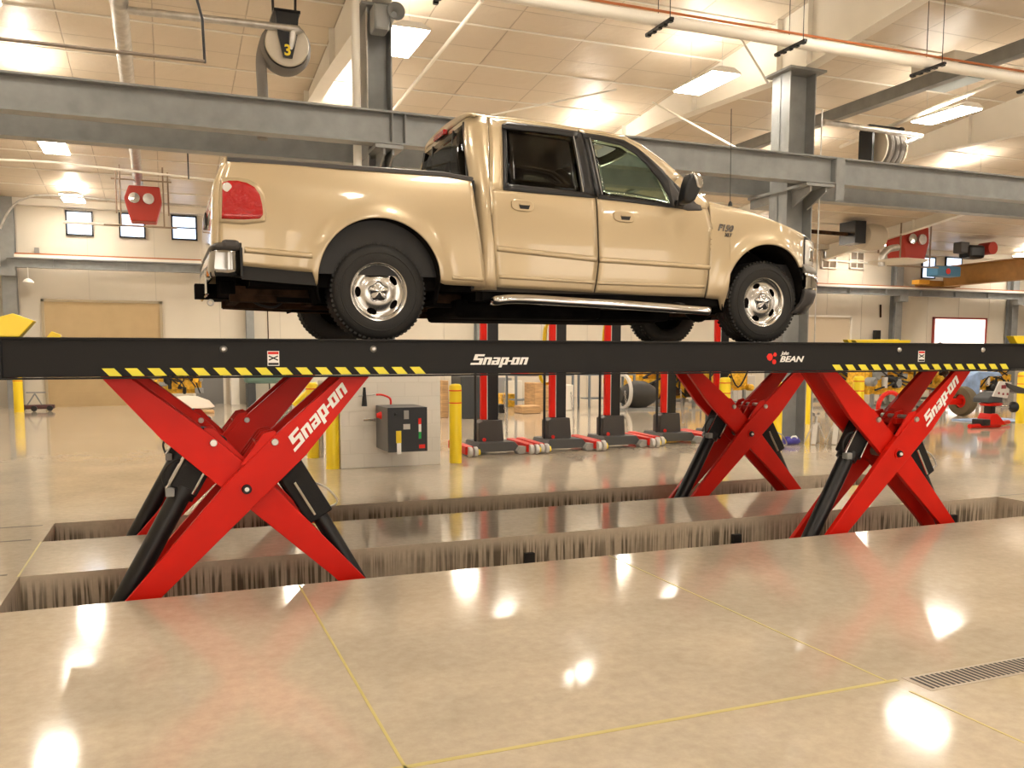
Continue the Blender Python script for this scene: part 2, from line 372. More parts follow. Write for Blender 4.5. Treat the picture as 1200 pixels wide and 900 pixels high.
# doors in back wall
dk = 1
def door(x0, x1, z1, m, ribs=0, fm=wht):
    global dk
    e = bpy.data.objects.new('door_%d' % dk, None); COL.objects.link(e); e.location = ((x0+x1)/2, YB, 0); struct(e); dk += 1
    MB().box(x0, x1, YB-.05, YB-.02, 0, z1).build('door_leaf', m, e)
    fr = MB(); fr.box(x0-.08, x0, YB-.1, YB, 0, z1+.08); fr.box(x1, x1+.08, YB-.1, YB, 0, z1+.08); fr.box(x0-.08, x1+.08, YB-.1, YB, z1, z1+.08); fr.build('door_frame', fm, e)
    if ribs:
        rb = MB(); k = 0
        while .1+k*ribs < z1: rb.box(x0, x1, YB-.062, YB-.045, .1+k*ribs, .1+k*ribs+.02); k += 1
        rb.build('slat_lines', m, e)
door(-3.35, -.1, 3.2, tanp, .12, mat('tan_frame', (.40, .33, .22), .6))
door(25.3, 27.65, 3.2, mat('cream_door', (.62, .52, .38), .5), .5)
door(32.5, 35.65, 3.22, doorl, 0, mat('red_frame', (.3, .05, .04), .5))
door(.9, 1.75, 2.05, mat('grey_door', (.2, .2, .2), .5))
for i, X in enumerate((-1.5, 5.0, 11.5)):  # unseen doors added behind the camera to light the truck's side and the pits
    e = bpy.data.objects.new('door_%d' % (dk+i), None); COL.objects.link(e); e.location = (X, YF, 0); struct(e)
    MB().box(X-2.2, X+2.2, YF+.02, YF+.06, .1, 4.4).build('door_leaf', doorfill, e)  # glowing leaf serves as added fill light
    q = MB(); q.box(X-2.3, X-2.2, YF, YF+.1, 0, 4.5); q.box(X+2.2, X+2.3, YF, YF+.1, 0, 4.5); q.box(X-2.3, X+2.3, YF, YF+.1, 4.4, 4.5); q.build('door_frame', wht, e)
# left recess pilaster on the back wall
tag(MB().box(1.95, 2.2, 29.0, 29.69, 0, 1.9).build('white_pilaster', wht), 'white pilaster against the back wall beside the grey door', 'pilaster')
# far crane rail on the back wall
e = thing('wall_crane_rail', 'long grey steel crane rail along the back wall with a white conduit on top', 'crane rail', (10, 29.2, 4.15))
r = MB(); r.box(-4.2, 37.6, 29.12, 29.14, 4.17, 4.42); r.box(-4.2, 37.6, 29.0, 29.26, 4.15, 4.175); r.box(-4.2, 37.6, 29.0, 29.26, 4.41, 4.44)
for X in range(-3, 37, 2): r.box(X, X+.02, 29.02, 29.14, 4.17, 4.42)
r.build('rail_beam', stl, e)
MB().box(-4.0, 37.4, 29.05, 29.2, 4.44, 4.53).build('conduit', wht, e)
MB().box(-4.0, 37.5, 29.2, 29.26, 4.53, 4.585).build('power_rail', ocon, e)
k = 0
for X, lab in ((-4.2, 'grey steel column in the back left corner'), (2.62, 'slim grey steel column on the back wall seen below the truck bed'), (30.0, 'dark grey steel column on the back wall between the two right doors'), (37.1, 'dark grey steel column at the right end of the wall crane rail'), (10.6, 'grey steel column on the back wall hidden behind the cab'), (18.3, 'grey steel column on the back wall behind the hood')):
    hw = .19 if X != 2.62 else .12
    cc = thing('wall_column', lab, 'column', (X, 29.4, 0))
    q = MB(); q.box(X-hw, X+hw, 29.28, 29.3, 0, 6.2); q.box(X-hw, X+hw, 29.6, 29.62, 0, 6.2); q.box(X-.01, X+.01, 29.3, 29.6, 0, 6.2); q.build('shaft', stl, cc)
    if X != 2.62: MB().box(X-.22, X+.22, 29.0, 29.3, 3.9, 4.15).build('bracket', stl, cc)
# ------------------------------------------------------------------ main columns, crane beams, rafters
def ibeam_x(x0, x1, y, z0, z1, fw, m, e, nm='beam'):
    q = MB(); q.box(x0, x1, y-.008, y+.008, z0, z1); q.box(x0, x1, y-fw/2, y+fw/2, z0-.015, z0+.01); q.box(x0, x1, y-fw/2, y+fw/2, z1-.01, z1+.015)
    return q.build(nm, m, e)
for Y, lab in ((12.22, 'grey steel crane beam across the whole view, the nearer of the two'), (13.62, 'grey steel crane beam across the view, the farther one behind the columns')):
    e = thing('crane_beam', lab, 'crane beam', (9, Y, 4.5))
    ibeam_x(-4.7, 40, Y, 4.535, 4.955, .24, stl, e)
    for X in ((3.16, 10.95, 18.6) if Y < 13 else (3.16, 10.95)):
        st = MB()
        st.box(X-.1, X-.085, Y-.12, Y+.12, 4.54, 4.95); st.box(X+.085, X+.1, Y-.12, Y+.12, 4.54, 4.95)
        if Y < 13 and X > 4: st.box(X-.09, X+.09, Y-.13, Y-.11, 4.25, 4.96)
        st.build('stiffener', stl, e)
for X0, X1, lab in ((2.84, 3.20, 'tall grey steel column rising behind the truck bed'), (10.26, 10.82, 'tall grey steel column behind the hood with a cap plate on top'), (18.2, 18.75, 'tall grey steel column past the right edge')):
    e = thing('steel_column', lab, 'column', ((X0+X1)/2, 12.9, 0))
    q = MB(); q.box(X0, X0+.022, 12.62, 13.1, 0, 6.5); q.box(X1-.022, X1, 12.62, 13.1, 0, 6.5); q.box(X0, X1, 12.85, 12.87, 0, 6.5); q.build('shaft', stl, e)
    MB().box(X0-.1, X1+.12, 12.5, 13.2, 6.5, 6.54).build('cap_plate', stl, e)
    b = MB(); b.prism([(12.15, 4.5), (12.62, 4.5), (12.62, 4.15), (12.15, 4.38)], X0+.1, X0+.13, 'YZ'); b.prism([(12.15, 4.5), (12.62, 4.5), (12.62, 4.15), (12.15, 4.38)], X1-.13, X1-.1, 'YZ'); b.box(X0+.04, X1-.04, 13.1, 13.7, 4.3, 4.5); b.box(X0-.02, X1+.02, 12.1, 13.7, 4.46, 4.51); b.build('bracket', stl, e)
    if X0 < 4:
        pass
def rafter(X, lab, w=.26):
    e = thing('roof_rafter', lab, 'rafter', (X, 13, 6.5))
    prof = [(YF, 8.2), (2, 7.5), (8, 7.05), (12.5, 6.55), (13.3, 6.55), (17, 6.72), (21, 6.72), (YB-.1, 5.6)]
    ys = [p[0] for p in prof]
    q = MB(); q.prism([(y, z+.02) for y, z in prof] + [(YB-.1, ceilz(YB-.1)), (YF, ceilz(YF))], X-.006, X+.006, 'YZ')
    for (a, b) in zip(prof, prof[1:]):
        q.grid([[(X-w/2, a[0], a[1]), (X+w/2, a[0], a[1])], [(X-w/2, b[0], b[1]), (X+w/2, b[0], b[1])]])
        q.grid([[(X-w/2, a[0], a[1]+.018), (X+w/2, a[0], a[1]+.018)], [(X-w/2, b[0], b[1]+.018), (X+w/2, b[0], b[1]+.018)]])
        q.grid([[(X-w/2, a[0], a[1]), (X-w/2, a[0], a[1]+.018)], [(X-w/2, b[0], b[1]), (X-w/2, b[0], b[1]+.018)]])
    q.build('web', wht, e, recalc=False)
    for y in (9.5, 12.5, 13.3, 16, 19, 22, 25): 
        z0 = [a[1]+(b[1]-a[1])*(y-a[0])/(b[0]-a[0]) for a, b in zip(prof, prof[1:]) if a[0] <= y <= b[0]][0]
        MB().box(X-.11, X+.11, y-.006, y+.006, z0+.01, ceilz(y)).build('stiffener', wht, e)
rafter(3.02, 'white tapered roof rafter above the left column')
rafter(10.6, 'white deep roof rafter above the right column')
rafter(18.45, 'white roof rafter at the upper right, farther right than the columns')
rafter(26.2, 'white roof rafter at far right near the back wall')
# purlins seen as ridges under the insulation
for i, X in enumerate((-3.2, 0.4)): pass
for i, y in enumerate([5.5+1.6*k for k in range(15)]):
    q = MB(); z = ceilz(y); q.tube([(XW0, y, z-.01), (XW1, y, z-.01)], .018, 6)
    struct(q.build('trim_%d' % (30+i), wht))
e = tag(MB().box(13.55, 13.75, 4, 29, 6.62, 6.86).build('ceiling_channel', stl, bevel=.01), 'grey steel channel running away under the ceiling at upper right', 'beam')
# sprinkler pipes and bracing rods
def pipe(name, pts, r, m, label, cat='pipe', smooth=True):
    return tag(MB().tube(pts, r, 12).build(name, m, smooth=smooth), label, cat)
pipe('sprinkler_pipe', [aZ(565, 0, 7.1), aZ(460, 130, 6.9), aZ(430, 170, 6.7)], .035, wht, 'thin white pipe running away under the ceiling right of the left column')
pipe('brace_rod', [aY(575, 135, 15.8), aY(722, 105, 15.4)], .018, wht, 'thin white brace rod above the truck roof', 'rod')
pipe('brace_rod', [aY(868, 176, 14.3), aY(765, 120, 16.2)], .02, wht, 'thin white brace rod slanting right of the truck roof', 'rod')
pipe('brace_rod', [aY(868, 45, 12.8), aY(900, 98, 13.2)], .02, wht, 'white brace rod slanting against the right rafter', 'rod')
# white downspout beside left column
pipe('white_duct', [(2.64, 12.45, 1.62), (2.64, 12.45, 7.66)], .06, wht, 'white vertical duct left of the left column', 'duct')
pipe('drop_conduit', [(2.83, 12.6, 0), (2.83, 12.6, 7.3)], .012, gal, 'thin conduit running up the left column', 'conduit')
pipe('drop_conduit', [(10.95, 12.6, 0), (10.95, 12.6, 5.9)], .012, gal, 'thin conduit running up the right column', 'conduit')
# ------------------------------------------------------------------ ceiling lights
def fixture(X, Y, z, label):
    e = thing('ceiling_light', label, 'light fixture', (X, Y, z), 'fluorescent high bay lights under the ceiling')
    q = MB(); q.prism([(X-.30, z), (X-.30, z+.03), (X-.16, z+.10), (X+.16, z+.10), (X+.30, z+.03), (X+.30, z)], Y-.65, Y+.65, 'XZ'); q.build('housing', wht, e)
    MB().box(X-.28, X+.28, Y-.63, Y+.63, z-.02, z-.001).build('diffuser', lamp, e)
    MB().box(X-.13, X+.13, Y-.6, Y+.6, z+.101, z+.106).build('uplight_slot', lampup, e)
    c = MB()
    for d in (-.5, .5): c.tube([(X, Y+d, z+.1), (X, Y+d, ceilz(Y+d))], .004, 5)
    c.build('hanging_wire', gal, e)
    return e
cols = [-2.3, 3.72, 9.5, 15.45, 21.4, 27.3, 33.3]
rows = [(3.0, 7.4), (8.4, 7.0), (14.05, 6.6), (18.7, 6.5), (23.8, 6.55), (28.0, 6.05)]  # rows nearer than the crane beams are unseen, added to light the truck
first = None
cn = ['leftmost column', 'second column from the left', 'third column from the left', 'fourth column from the left', 'fifth column from the left', 'sixth column from the left', 'rightmost column']
rn = ['unseen added row above the camera side', 'unseen added row above the truck', 'row just past the crane beams', 'second row past the crane beams', 'third row past the crane beams', 'last row by the back wall']
for j, (Y, z) in enumerate([(-3.5, 7.6)] + rows):  # extra row behind the viewer, also added for the truck's side highlights
    for i, X in enumerate(cols):
        if j == 0: lab = 'rectangular fluorescent light added unseen behind the viewer, %s' % cn[i]
        else: lab = 'rectangular white fluorescent ceiling light, %s, %s' % (cn[i], rn[j-1])
        if Y == 23.8 and i in (4, 5): continue
        if Y == 28.0 and i == 6: X = 36.2
        fixture(X, Y, z, lab)
# ------------------------------------------------------------------ overhead services
e = thing('overhead_duct', 'long round white duct with an orange pipe hanging across the top right', 'duct', (7, 10.6, 6.2))
YD = 10.6; RD = .082; zc = (aY(580, 0, YD)[2]+aY(1200, 87, YD)[2])/2
zl = aY(640, 8, YD)[2]+.06
MB().tube([(2.2, YD, zl), (18, YD, zl)], RD, 20).build('duct_tube', wht, e, smooth=True)
MB().tube([(2.2, YD-.05, zl+.10), (18, YD-.05, zl+.10)], .018, 8).build('orange_pipe', ocon, e, smooth=True)
for p in (518, 771, 925, 1087, 1215):
    X = aY(p, 40, YD)[0]; hb = MB(); hb.bar((X, YD-.36, zl-.10), (X, YD+.30, zl-.10), .05, .035); hb.tube([(X, YD, zl-.1), (X, YD, ceilz(YD))], .006, 5); hb.tube([(X, YD-.3, zl-.1), (X, YD-.3, ceilz(YD))], .006, 5)
    for k in range(5): hb.box(X-.03, X+.03, YD-.34+k*.14, YD-.28+k*.14, zl-.135, zl-.085)
    hb.build('hanger_bracket', blkm, e)
# spiral duct along Y on the left
A = aZ(139, 0, 6.25); B = aZ(162, 214, 6.0)
dz = thing('spiral_duct', 'galvanised spiral duct running away under the ceiling at upper left', 'duct', tuple(A))
MB().tube([(A[0]-.02, A[1]-6, 6.35), A, (B[0], B[1], 6.0)], .115, 18).build('duct_tube', gal, dz, smooth=True)
for k in range(14):
    t_ = k/13; c_ = Vector(A).lerp(Vector(B), t_); MB().lathe([(.121, -.02), (.124, 0), (.121, .02)], tuple(c_), 'Y', 18, cap=False).build('duct_seam', gal, dz, smooth=True)
# side branch to hose reel
def reel(name, cx, cz, Y, R, label, num=None, face='front'):
    e = thing(name, label, 'hose reel', (cx, Y, cz))
    MB().lathe([(.05, -.24), (R*.95, -.24), (R, -.22), (R*.95, -.2), (R*.6, -.2), (R*.6, .2), (R*.95, .2), (R, .22), (R*.95, .24), (.05, .24)], (cx, Y, cz), 'Y', 36).build('drum', mat('reel_beige', (.62, .55, .44), .4), e, smooth=True)
    q = MB()
    for k in range(5):
        rr = R*.66+.01; q.lathe([(rr+.05*math.cos(a*PI/4), -.16+k*.08+.045*math.sin(a*PI/4)) for a in range(8)], (cx, Y, cz), 'Y', 36, close=True)
    q.lathe([(R*1.02+.05*math.cos(a*PI/4), .0+.16*math.sin(a*PI/4)) for a in range(8)], (cx, Y, cz), 'Y', 36, close=True)
    q.build('coiled_hose', hosem, e, smooth=True)
    m_ = MB(); m_.prism([(cx-.16, cz+R+.12), (cx+.16, cz+R+.12), (cx+.13, cz+.1), (cx+.06, cz-.2), (cx-.06, cz-.2), (cx-.13, cz+.1)], Y-.3, Y-.26)
    m_.box(cx-.18, cx+.18, Y-.3, Y+.3, cz+R+.1, cz+R+.14)
    for s_ in (-1, 1): m_.tube([(cx+s_*.15, Y, cz+R+.12), (cx+s_*.18, Y, ceilz(Y)+.05)], .02, 6)
    m_.build('bracket', blkm, e)
    return e
Yr = 12.9
p = aY(334, 58, Yr)
e = reel('exhaust_hose_reel', p[0], p[2], Yr, .30, 'large exhaust hose reel with a yellow 3 at upper left')
M = Matrix.Translation((p[0]-.055, Yr-.302, p[2]-.17)) @ Matrix.Rotation(PI/2, 4, 'X')
textmesh('3', .2, 0, .006, M).build('number_decal', yel, e)
q = aY(308, 112, Yr)
hz = MB(); hz.tube(spline([(p[0]-.28, Yr, p[2]+.05), (p[0]-.33, Yr, p[2]-.2), (q[0], Yr, q[2]-.05), (q[0]-.02, Yr, q[2]-.6)], 6), .075, 14); hz.build('hanging_hose', hosem, e, smooth=True)
a = aY(150, 12, Yr+.1); b = aY(338, 33, Yr-.3)
q = MB(); q.tube(spline([a, b, (b[0]+.06, b[1], b[2]-.05), (b[0]+.03, b[1]+.05, b[2]-.28)], 5), .05, 14); q.build('exhaust_pipe', gal, e, smooth=True)
a = aY(-5, 45, 9.5); b = aY(240, 72, 9.5)
pipe('ceiling_conduit', [a, b], .018, mat('brown_conduit', (.25, .2, .16), .5), 'brown conduit crossing the top left in front of the duct', 'conduit')
pipe('drop_strap', [aY(231, 0, 9.5), aY(237, 22, 9.5), aY(240, 74, 9.5)], .014, blkm, 'thin black strap holding the brown conduit', 'strap')
pipe('support_rod', [(aY(221, 210, 20)[0], 20, ceilz(20)), aY(221, 210, 20)], .015, blkm, 'thin black rod left of the tail light', 'rod')
pipe('ceiling_conduit', [aY(0, 187, 21), aY(60, 190, 21), aY(260, 212, 21)], .025, wht, 'white conduit crossing above the three left windows', 'conduit')
pipe('ceiling_conduit', spline([aY(0, 268, 26), aY(12, 245, 26), aY(30, 232, 26), aY(60, 229, 26), aY(150, 236, 26), aY(250, 243, 26)], 5), .03, gal, 'grey conduit bending down at the upper left corner', 'conduit')
pipe('hanging_tube', [aY(74, 260, 26), aY(140, 264, 26)], .04, wht, 'short white tube in front of the leftmost window', 'tube')
# reel at right
p = aY(1035, 176, 15.5)
e = thing('exhaust_hose_reel', 'grey exhaust hose reel hanging behind the crane beam at right', 'hose reel', p)
RX = .42
q = MB(); q.lathe([(.05, -.3), (RX, -.3), (RX, -.26), (RX*.6, -.26), (RX*.6, .26), (RX, .26), (RX, .3), (.05, .3)], p, 'X', 32); q.build('drum', mat('reel_beige', (.62, .55, .44), .4), e, smooth=True)
q = MB()
for k in range(3): q.lathe([(RX*.92+.08*math.cos(a*PI/4), -.15+k*.15+.07*math.sin(a*PI/4)) for a in range(8)], p, 'X', 32, close=True)
q.build('coiled_hose', hosem, e, smooth=True)
q = MB(); q.box(p[0]-.52, p[0]-.46, p[1]-.2, p[1]+.2, p[2]-.45, p[2]+.4); q.box(p[0]-.5, p[0]+.5, p[1]-.1, p[1]+.2, p[2]+.4, p[2]+.5); q.box(p[0]+.33, p[0]+.42, p[1]-.15, p[1]+.15, p[2]-.2, p[2]+.5); q.build('bracket', blkm, e)
a = aY(965, 143, 14.8); b = aY(1080, 160, 14.8)
q = MB(); q.tube([a, b], .06, 12); q.tube([b, aY(1060, 168, 14.8)], .05, 12); q.build('exhaust_pipe', gal, e, smooth=True)
# vent hood in the ceiling at right
p = aZ(1112, 97, 6.75)
e = thing('ceiling_vent', 'square white and blue-grey ceiling vent at upper right', 'vent', p)
q = MB(); q.box(p[0]-.45, p[0]+.45, p[1]-.5, p[1]+.5, p[2]+.0, p[2]+.4); q.build('vent_box', wht, e, bevel=.02)
q = MB(); q.box(p[0]-.4, p[0]+.4, p[1]-.45, p[1]+.45, p[2]-.02, p[2]+.001); q.build('vent_screen', mat('vent_blue', (.28, .36, .37), .35), e)
q = MB(); q.box(p[0]-.5, p[0]+.5, p[1]-.6, p[1]-.5, p[2]+.05, p[2]+.1); q.build('flap', blkm, e)
pipe('ceiling_tube', [aZ(1200, 83, 6.9), aZ(1050, 145, 6.8), aZ(985, 172, 6.7)], .045, wht, 'white tube running away beside the upper right light', 'tube')
# horn speaker on the left column
p = aY(452, 18, 12.4)
e = thing('horn_speaker', 'grey horn speaker at the top of the left column', 'speaker', p)
MB().box(p[0]-.2, p[0]+.02, p[1]-.15, p[1]+.15, p[2]-.25, p[2]+.1).build('speaker_box', stl, e, bevel=.03)
MB().lathe([(.03, .0), (.05, -.1), (.12, -.2), (.125, -.21), (.11, -.2), (.04, -.08)], (p[0]+.1, p[1], p[2]), 'Y', 24).build('horn', stl, e, smooth=True)
# red heaters
def heater(p, s, label):
    e = thing('unit_heater', label, 'heater', p); x, y, z = p
    q = MB(); q.prism([(x-.42*s, z+.1*s), (x-.3*s, z+.42*s), (x+.42*s, z+.42*s), (x+.46*s, z+.05*s), (x+.32*s, z-.45*s), (x-.28*s, z-.45*s)], y-.3*s, y+.3*s); q.build('casing', mat('heater_red', (.42, .035, .02), .45), e, bevel=.03)
    MB().lathe([(.02, -.05), (.13*s, -.04), (.13*s, .05), (.02, .06)], (x-.18*s, y-.36*s, z+.1*s), 'Y', 18).build('burner_cap', chrome, e, smooth=True)
    MB().lathe([(.02, -.05), (.13*s, -.04), (.13*s, .05), (.02, .06)], (x+.15*s, y-.36*s, z+.1*s), 'Y', 18).build('burner_cap', gal, e, smooth=True)
    q = MB()
    for sx in (-1, 1):
        q.tube([(x+sx*.5*s, y-.3*s, z-.6*s), (x+sx*.5*s, y-.3*s, z+.9*s)], .022*s, 6); q.tube([(x+sx*.62*s, y+.3*s, z-.2*s), (x+sx*.62*s, y+.3*s, z+.9*s)], .022*s, 6)
    q.tube([(x-.9*s, y-.3*s, z-.58*s), (x+.8*s, y-.3*s, z-.58*s)], .025*s, 6)
    q.tube([(x-.7*s, y-.3*s, z+.55*s), (x+.7*s, y-.3*s, z+.55*s)], .02*s, 6)
    q.build('hanging_frame', mat('frame_tan', (.3, .22, .15), .5), e)
    return e
heater(aY(167, 240, 24.2), 1.0, 'red unit heater hanging in front of the middle left window')
heater(aY(1062, 287, 26.0), 1.5, 'red unit heater hanging at the right below the rafter')
p = aY(1020, 278, 25.5)
e = thing('ventilation_fan', 'beige round ventilation fan housing left of the right red heater', 'fan', p)
MB().lathe([(.2, -.5), (.45, -.4), (.5, 0), (.45, .4), (.2, .6)], p, 'X', 24).build('fan_housing', mat('reel_beige', (.62, .55, .44), .4), e, smooth=True)
MB().box(p[0]-1.1, p[0]-.6, p[1]-.4, p[1]+.4, p[2]-.3, p[2]+.5).build('inlet', blkm, e)
MB().tube([(p[0]-4.5, p[1], p[2]+.1), (p[0]-1.1, p[1], p[2]+.05)], .07, 8).build('inlet_pipe', rust, e)
pipe('vent_elbow', spline([aY(1033, 312, 24), aY(1034, 300, 24), aY(1042, 292, 24), aY(1052, 290, 24)], 5), .12, gal, 'grey elbow pipe below the right red heater', 'pipe')
tag(MB().lathe([(.1, .0), (.9, .03), (1.0, .08), (.5, .16)], aY(1052, 309, 24), 'Z', 28).build('light_shade', wht, smooth=True), 'wide white round shade below the right red heater', 'shade')
p = aY(1142, 295, 27)
e = thing('hanging_machine', 'dark reel machine hanging under the rafter at far right', 'machine', p)
MB().box(p[0]-.6, p[0]+.3, p[1]-.3, p[1]+.3, p[2]-.3, p[2]+.25).build('body', blkm, e, bevel=.12); MB().box(p[0]-1.0, p[0]-.5, p[1]-.2, p[1]+.2, p[2]-.1, p[2]+.35).build('bracket', gpl, e, bevel=.04)
MB().lathe([(.05, -.3), (.26, -.3), (.26, .3), (.05, .3)], (p[0]+.7, p[1], p[2]+.15), 'Y', 20).build('drum', mat('heater_red', (.42, .035, .02), .45), e, smooth=True)
pipe('support_conduit', [aY(965, 305, 29.64), aY(1030, 309, 29.64)], .04, wht, 'white conduit in front of the dim right windows', 'conduit')
# bridge crane at far right
e = thing('bridge_crane', 'brown-orange overhead bridge crane at the right with a blue hoist box', 'crane', (33, 25, 4.8))
X0 = 32.2
zbm, ztm = aX(1200, 327, X0)[2], aX(1200, 303, X0)[2]
q = MB(); q.box(X0-.02, X0+.02, 14, 29.0, zbm, ztm); q.box(X0-.2, X0+.2, 14, 29.0, ztm, ztm+.03); q.box(X0-.2, X0+.2, 14, 29.0, zbm-.03, zbm); q.build('bridge_beam', orng, e)
MB().box(X0-1.3, X0+1.0, 28.95, 29.35, 4.6, 4.85).build('end_truck', orng, e, bevel=.03)
p = aY(1079, 331, 28.8); MB().box(p[0]-.3, p[0]+.3, 28.6, 29.0, p[2]-.08, p[2]+.1).build('bumper', mat('crane_orange', (.8, .4, .05), .5), e)
p = aY(1108, 318.5, 27.5); MB().box(p[0]-.65, p[0]+.65, 27.3, 27.9, p[2]-.2, p[2]+.22).build('hoist_box', blu, e, bevel=.04)
MB().lathe([(.01, 0), (.12, 0), (.12, .02), (.01, .02)], (p[0]-.08, 27.28, p[2]), 'Y', 16).build('round_mark', redd, e)
# =================================================================== LIFTS
YN = 6.05
A_px = [(399.5, 441), (433, 441), (358.8, 533.4), (192, 698), (150, 740), (116, 740), (148.7, 703), (267, 564.5), (321.6, 510.7)]
B_px = [(157, 446), (180, 462.5), (248, 511), (323, 572), (423, 672), (452, 702), (423, 706), (393, 678), (298, 602), (260.7, 574), (189, 516), (116, 441), (150, 441)]
A_w = [aY(x, y, 6.15) for x, y in A_px]; A_w = [(a[0], a[2]) for a in A_w]
B_w = [aY(x, y, 6.15) for x, y in B_px]; B_w = [(a[0], a[2]) for a in B_w]
pv = aY(289, 573, 6.15)
DX = aY(1053, 532, 6.15)[0]-pv[0]
def w2(x, y, Y=6.15): q = aY(x, y, Y); return (q[0], q[2])
def scissor(par, dx, dy, lettered):
    T = lambda P: [(x+dx, z) for x, z in P]
    for (a, b) in ((6.15, 6.20), (6.52, 6.57)): 
        o = MB().prism(T(A_w), a+dy, b+dy).build('scissor_arm', redp, par, bevel=.006)
        if lettered and a < 6.3:
            p0 = Vector((*w2(345, 530), 0)); p1 = Vector((*w2(405, 461), 0))
            dirv = (p1-p0).normalized(); ang = math.atan2(dirv.y, dirv.x)
            M = Matrix.Translation((w2(347, 528)[0]+dx, a+dy-.004, w2(347, 528)[1])) @ Matrix.Rotation(PI/2, 4, 'X') @ Matrix.Rotation(ang, 4, 'Z')
            logo(M, .105, 1.12).build('lettering', whd, o)
    for (a, b) in ((6.21, 6.26), (6.46, 6.51)): MB().prism(T(B_w), a+dy, b+dy).build('scissor_arm', redp, par, bevel=.006)
    # cross tubes
    q = MB()
    for (x, y) in ((289, 573),): c = w2(x, y); q.tube([(c[0]+dx, 6.17+dy, c[1]), (c[0]+dx, 6.55+dy, c[1])], .045, 16)
    q.build('pivot_shaft', stl, par, smooth=True)
    c = w2(289, 573)
    hub = MB().lathe([(.0, -.03), (.028, -.03), (.034, -.02), (.034, 0)], (c[0]+dx, 6.15+dy, c[1]), 'Y', 20).build('pivot_pin', blkm, par, smooth=True)
    MB().lathe([(.0, -.042), (.012, -.042), (.016, -.03)], (c[0]+dx, 6.15+dy, c[1]), 'Y', 12).build('grease_cap', whd, hub, smooth=True)
    MB().lathe([(.034, -.01), (.05, -.01), (.05, 0), (.034, 0)], (c[0]+dx, 6.15+dy, c[1]), 'Y', 24).build('pivot_washer', redp, par, smooth=True)
    for (x, y) in ((322, 518), (250.7, 520)):
        c = w2(x, y); yy = 6.15 if x > 300 else 6.21
        MB().lathe([(0, -.018), (.022, -.018), (.026, -.01), (.026, 0)], (c[0]+dx, yy+dy, c[1]), 'Y', 18).build('bolt', gal, par, smooth=True)
    # lug plates above the crossing
    q = MB()
    c = w2(322, 518); cc = w2(306, 512)
    for yy in (6.15, 6.30, 6.42, 6.55): q.prism(T([w2(309, 508), w2(322, 505), w2(333, 517), w2(318, 530), w2(300, 548), w2(282, 545)]), yy+dy+.012, yy+dy+.03)
    for yy in (6.27, 6.44): q.prism(T([w2(240, 503), w2(252, 504), w2(264, 516), w2(290, 540), w2(276, 548), w2(240, 515)]), yy+dy, yy+dy+.02)
    q.box(c[0]+dx-.12, c[0]+dx-.02, 6.27+dy, 6.5+dy, c[1]-.05, c[1]+.0)
    q.build('lug_plate', redp, par, bevel=.003)
    q = MB(); q.tube([(c[0]+dx-.05, 6.2+dy, c[1]+.02), (c[0]+dx-.05, 6.52+dy, c[1]+.02)], .02, 12); c2 = w2(251, 520); q.tube([(c2[0]+dx, 6.2+dy, c2[1]), (c2[0]+dx, 6.52+dy, c2[1])], .02, 12)
    q.build('linkage_shaft', gal, par, smooth=True)
    # hydraulic cylinder, left
    Yc_ = 6.36+dy
    b0 = Vector((*w2(143, 708, 6.36), 0)); b1 = Vector((*w2(222, 560, 6.36), 0)); b2 = Vector((*w2(262, 492, 6.36), 0))
    P3 = lambda v, Y=Yc_: (v.x+dx, Y, v.y)
    d = (b2-b0).normalized()
    cyl = MB().tube([P3(b0-d*.25), P3(b1)], .072, 24).build('hydraulic_cylinder', blkm, par, smooth=True)
    MB().bar(P3(b1-d*.10), P3(b1+d*.36), .19, .17, (0, 1, 0)).build('cylinder_casing', blk, cyl, bevel=.015)
    MB().tube([P3(b1-d*.14), P3(b1-d*.06)], .095, 24).build('collar', blkm, cyl, smooth=True)
    nrm = Vector((-d.y, d.x, 0))
    MB().tube([P3(b1-d*.12+nrm*.105, Yc_-.08), P3(b1+d*.3+nrm*.105, Yc_-.08)], .012, 8).build('chrome_rod', chrome, cyl, smooth=True)
    MB().tube([P3(b1-d*.08-nrm*.06, Yc_-.10), P3(b1+d*.3-nrm*.06, Yc_-.10)], .010, 8).build('chrome_rod', chrome, cyl, smooth=True)
    MB().tube([tuple(v) for v in spline([P3(b1-d*.12+nrm*.11, Yc_-.06), P3(b1-d*.05+nrm*.17, Yc_-.07), P3(b1+d*.05+nrm*.16, Yc_-.07), P3(b1+d*.1+nrm*.1, Yc_-.06)], 5)], .010, 8).build('hydraulic_hose', plas, cyl, smooth=True)
    MB().box(b1.x+dx-.16, b1.x+dx-.10, Yc_-.12, Yc_-.05, b1.y-.11, b1.y-.05).build('valve', stl, cyl, bevel=.008)
    # right-hand strut
    e0 = Vector((*w2(428, 690, 6.36), 0)); e1 = Vector((*w2(372, 600, 6.36), 0)); e2 = Vector((*w2(322, 522, 6.36), 0)); d = (e2-e0).normalized(); nrm = Vector((d.y, -d.x, 0))
    cyl = MB().tube([P3(e0-d*.25), P3(e1)], [.045, .06], 20).build('lock_strut', blkm, par, smooth=True)
    MB().bar(P3(e1-d*.03), P3(e2), .20, .15, (0, 1, 0)).build('strut_casing', blk, cyl, bevel=.012)
    MB().tube([P3(e1+d*.02-nrm*.03, Yc_-.11), P3(e1+d*.3-nrm*.03, Yc_-.11)], .012, 8).build('chrome_rod', chrome, cyl, smooth=True)
    MB().tube([tuple(v) for v in spline([P3(e1+nrm*.08, Yc_-.05), P3(e1+nrm*.16, Yc_-.05), P3(e1+d*.12+nrm*.15, Yc_-.05), P3(e1+d*.2+nrm*.1, Yc_-.05)], 5)], .008, 8).build('hydraulic_hose', gal, cyl, smooth=True)
    # base feet in the pit
    q = MB()
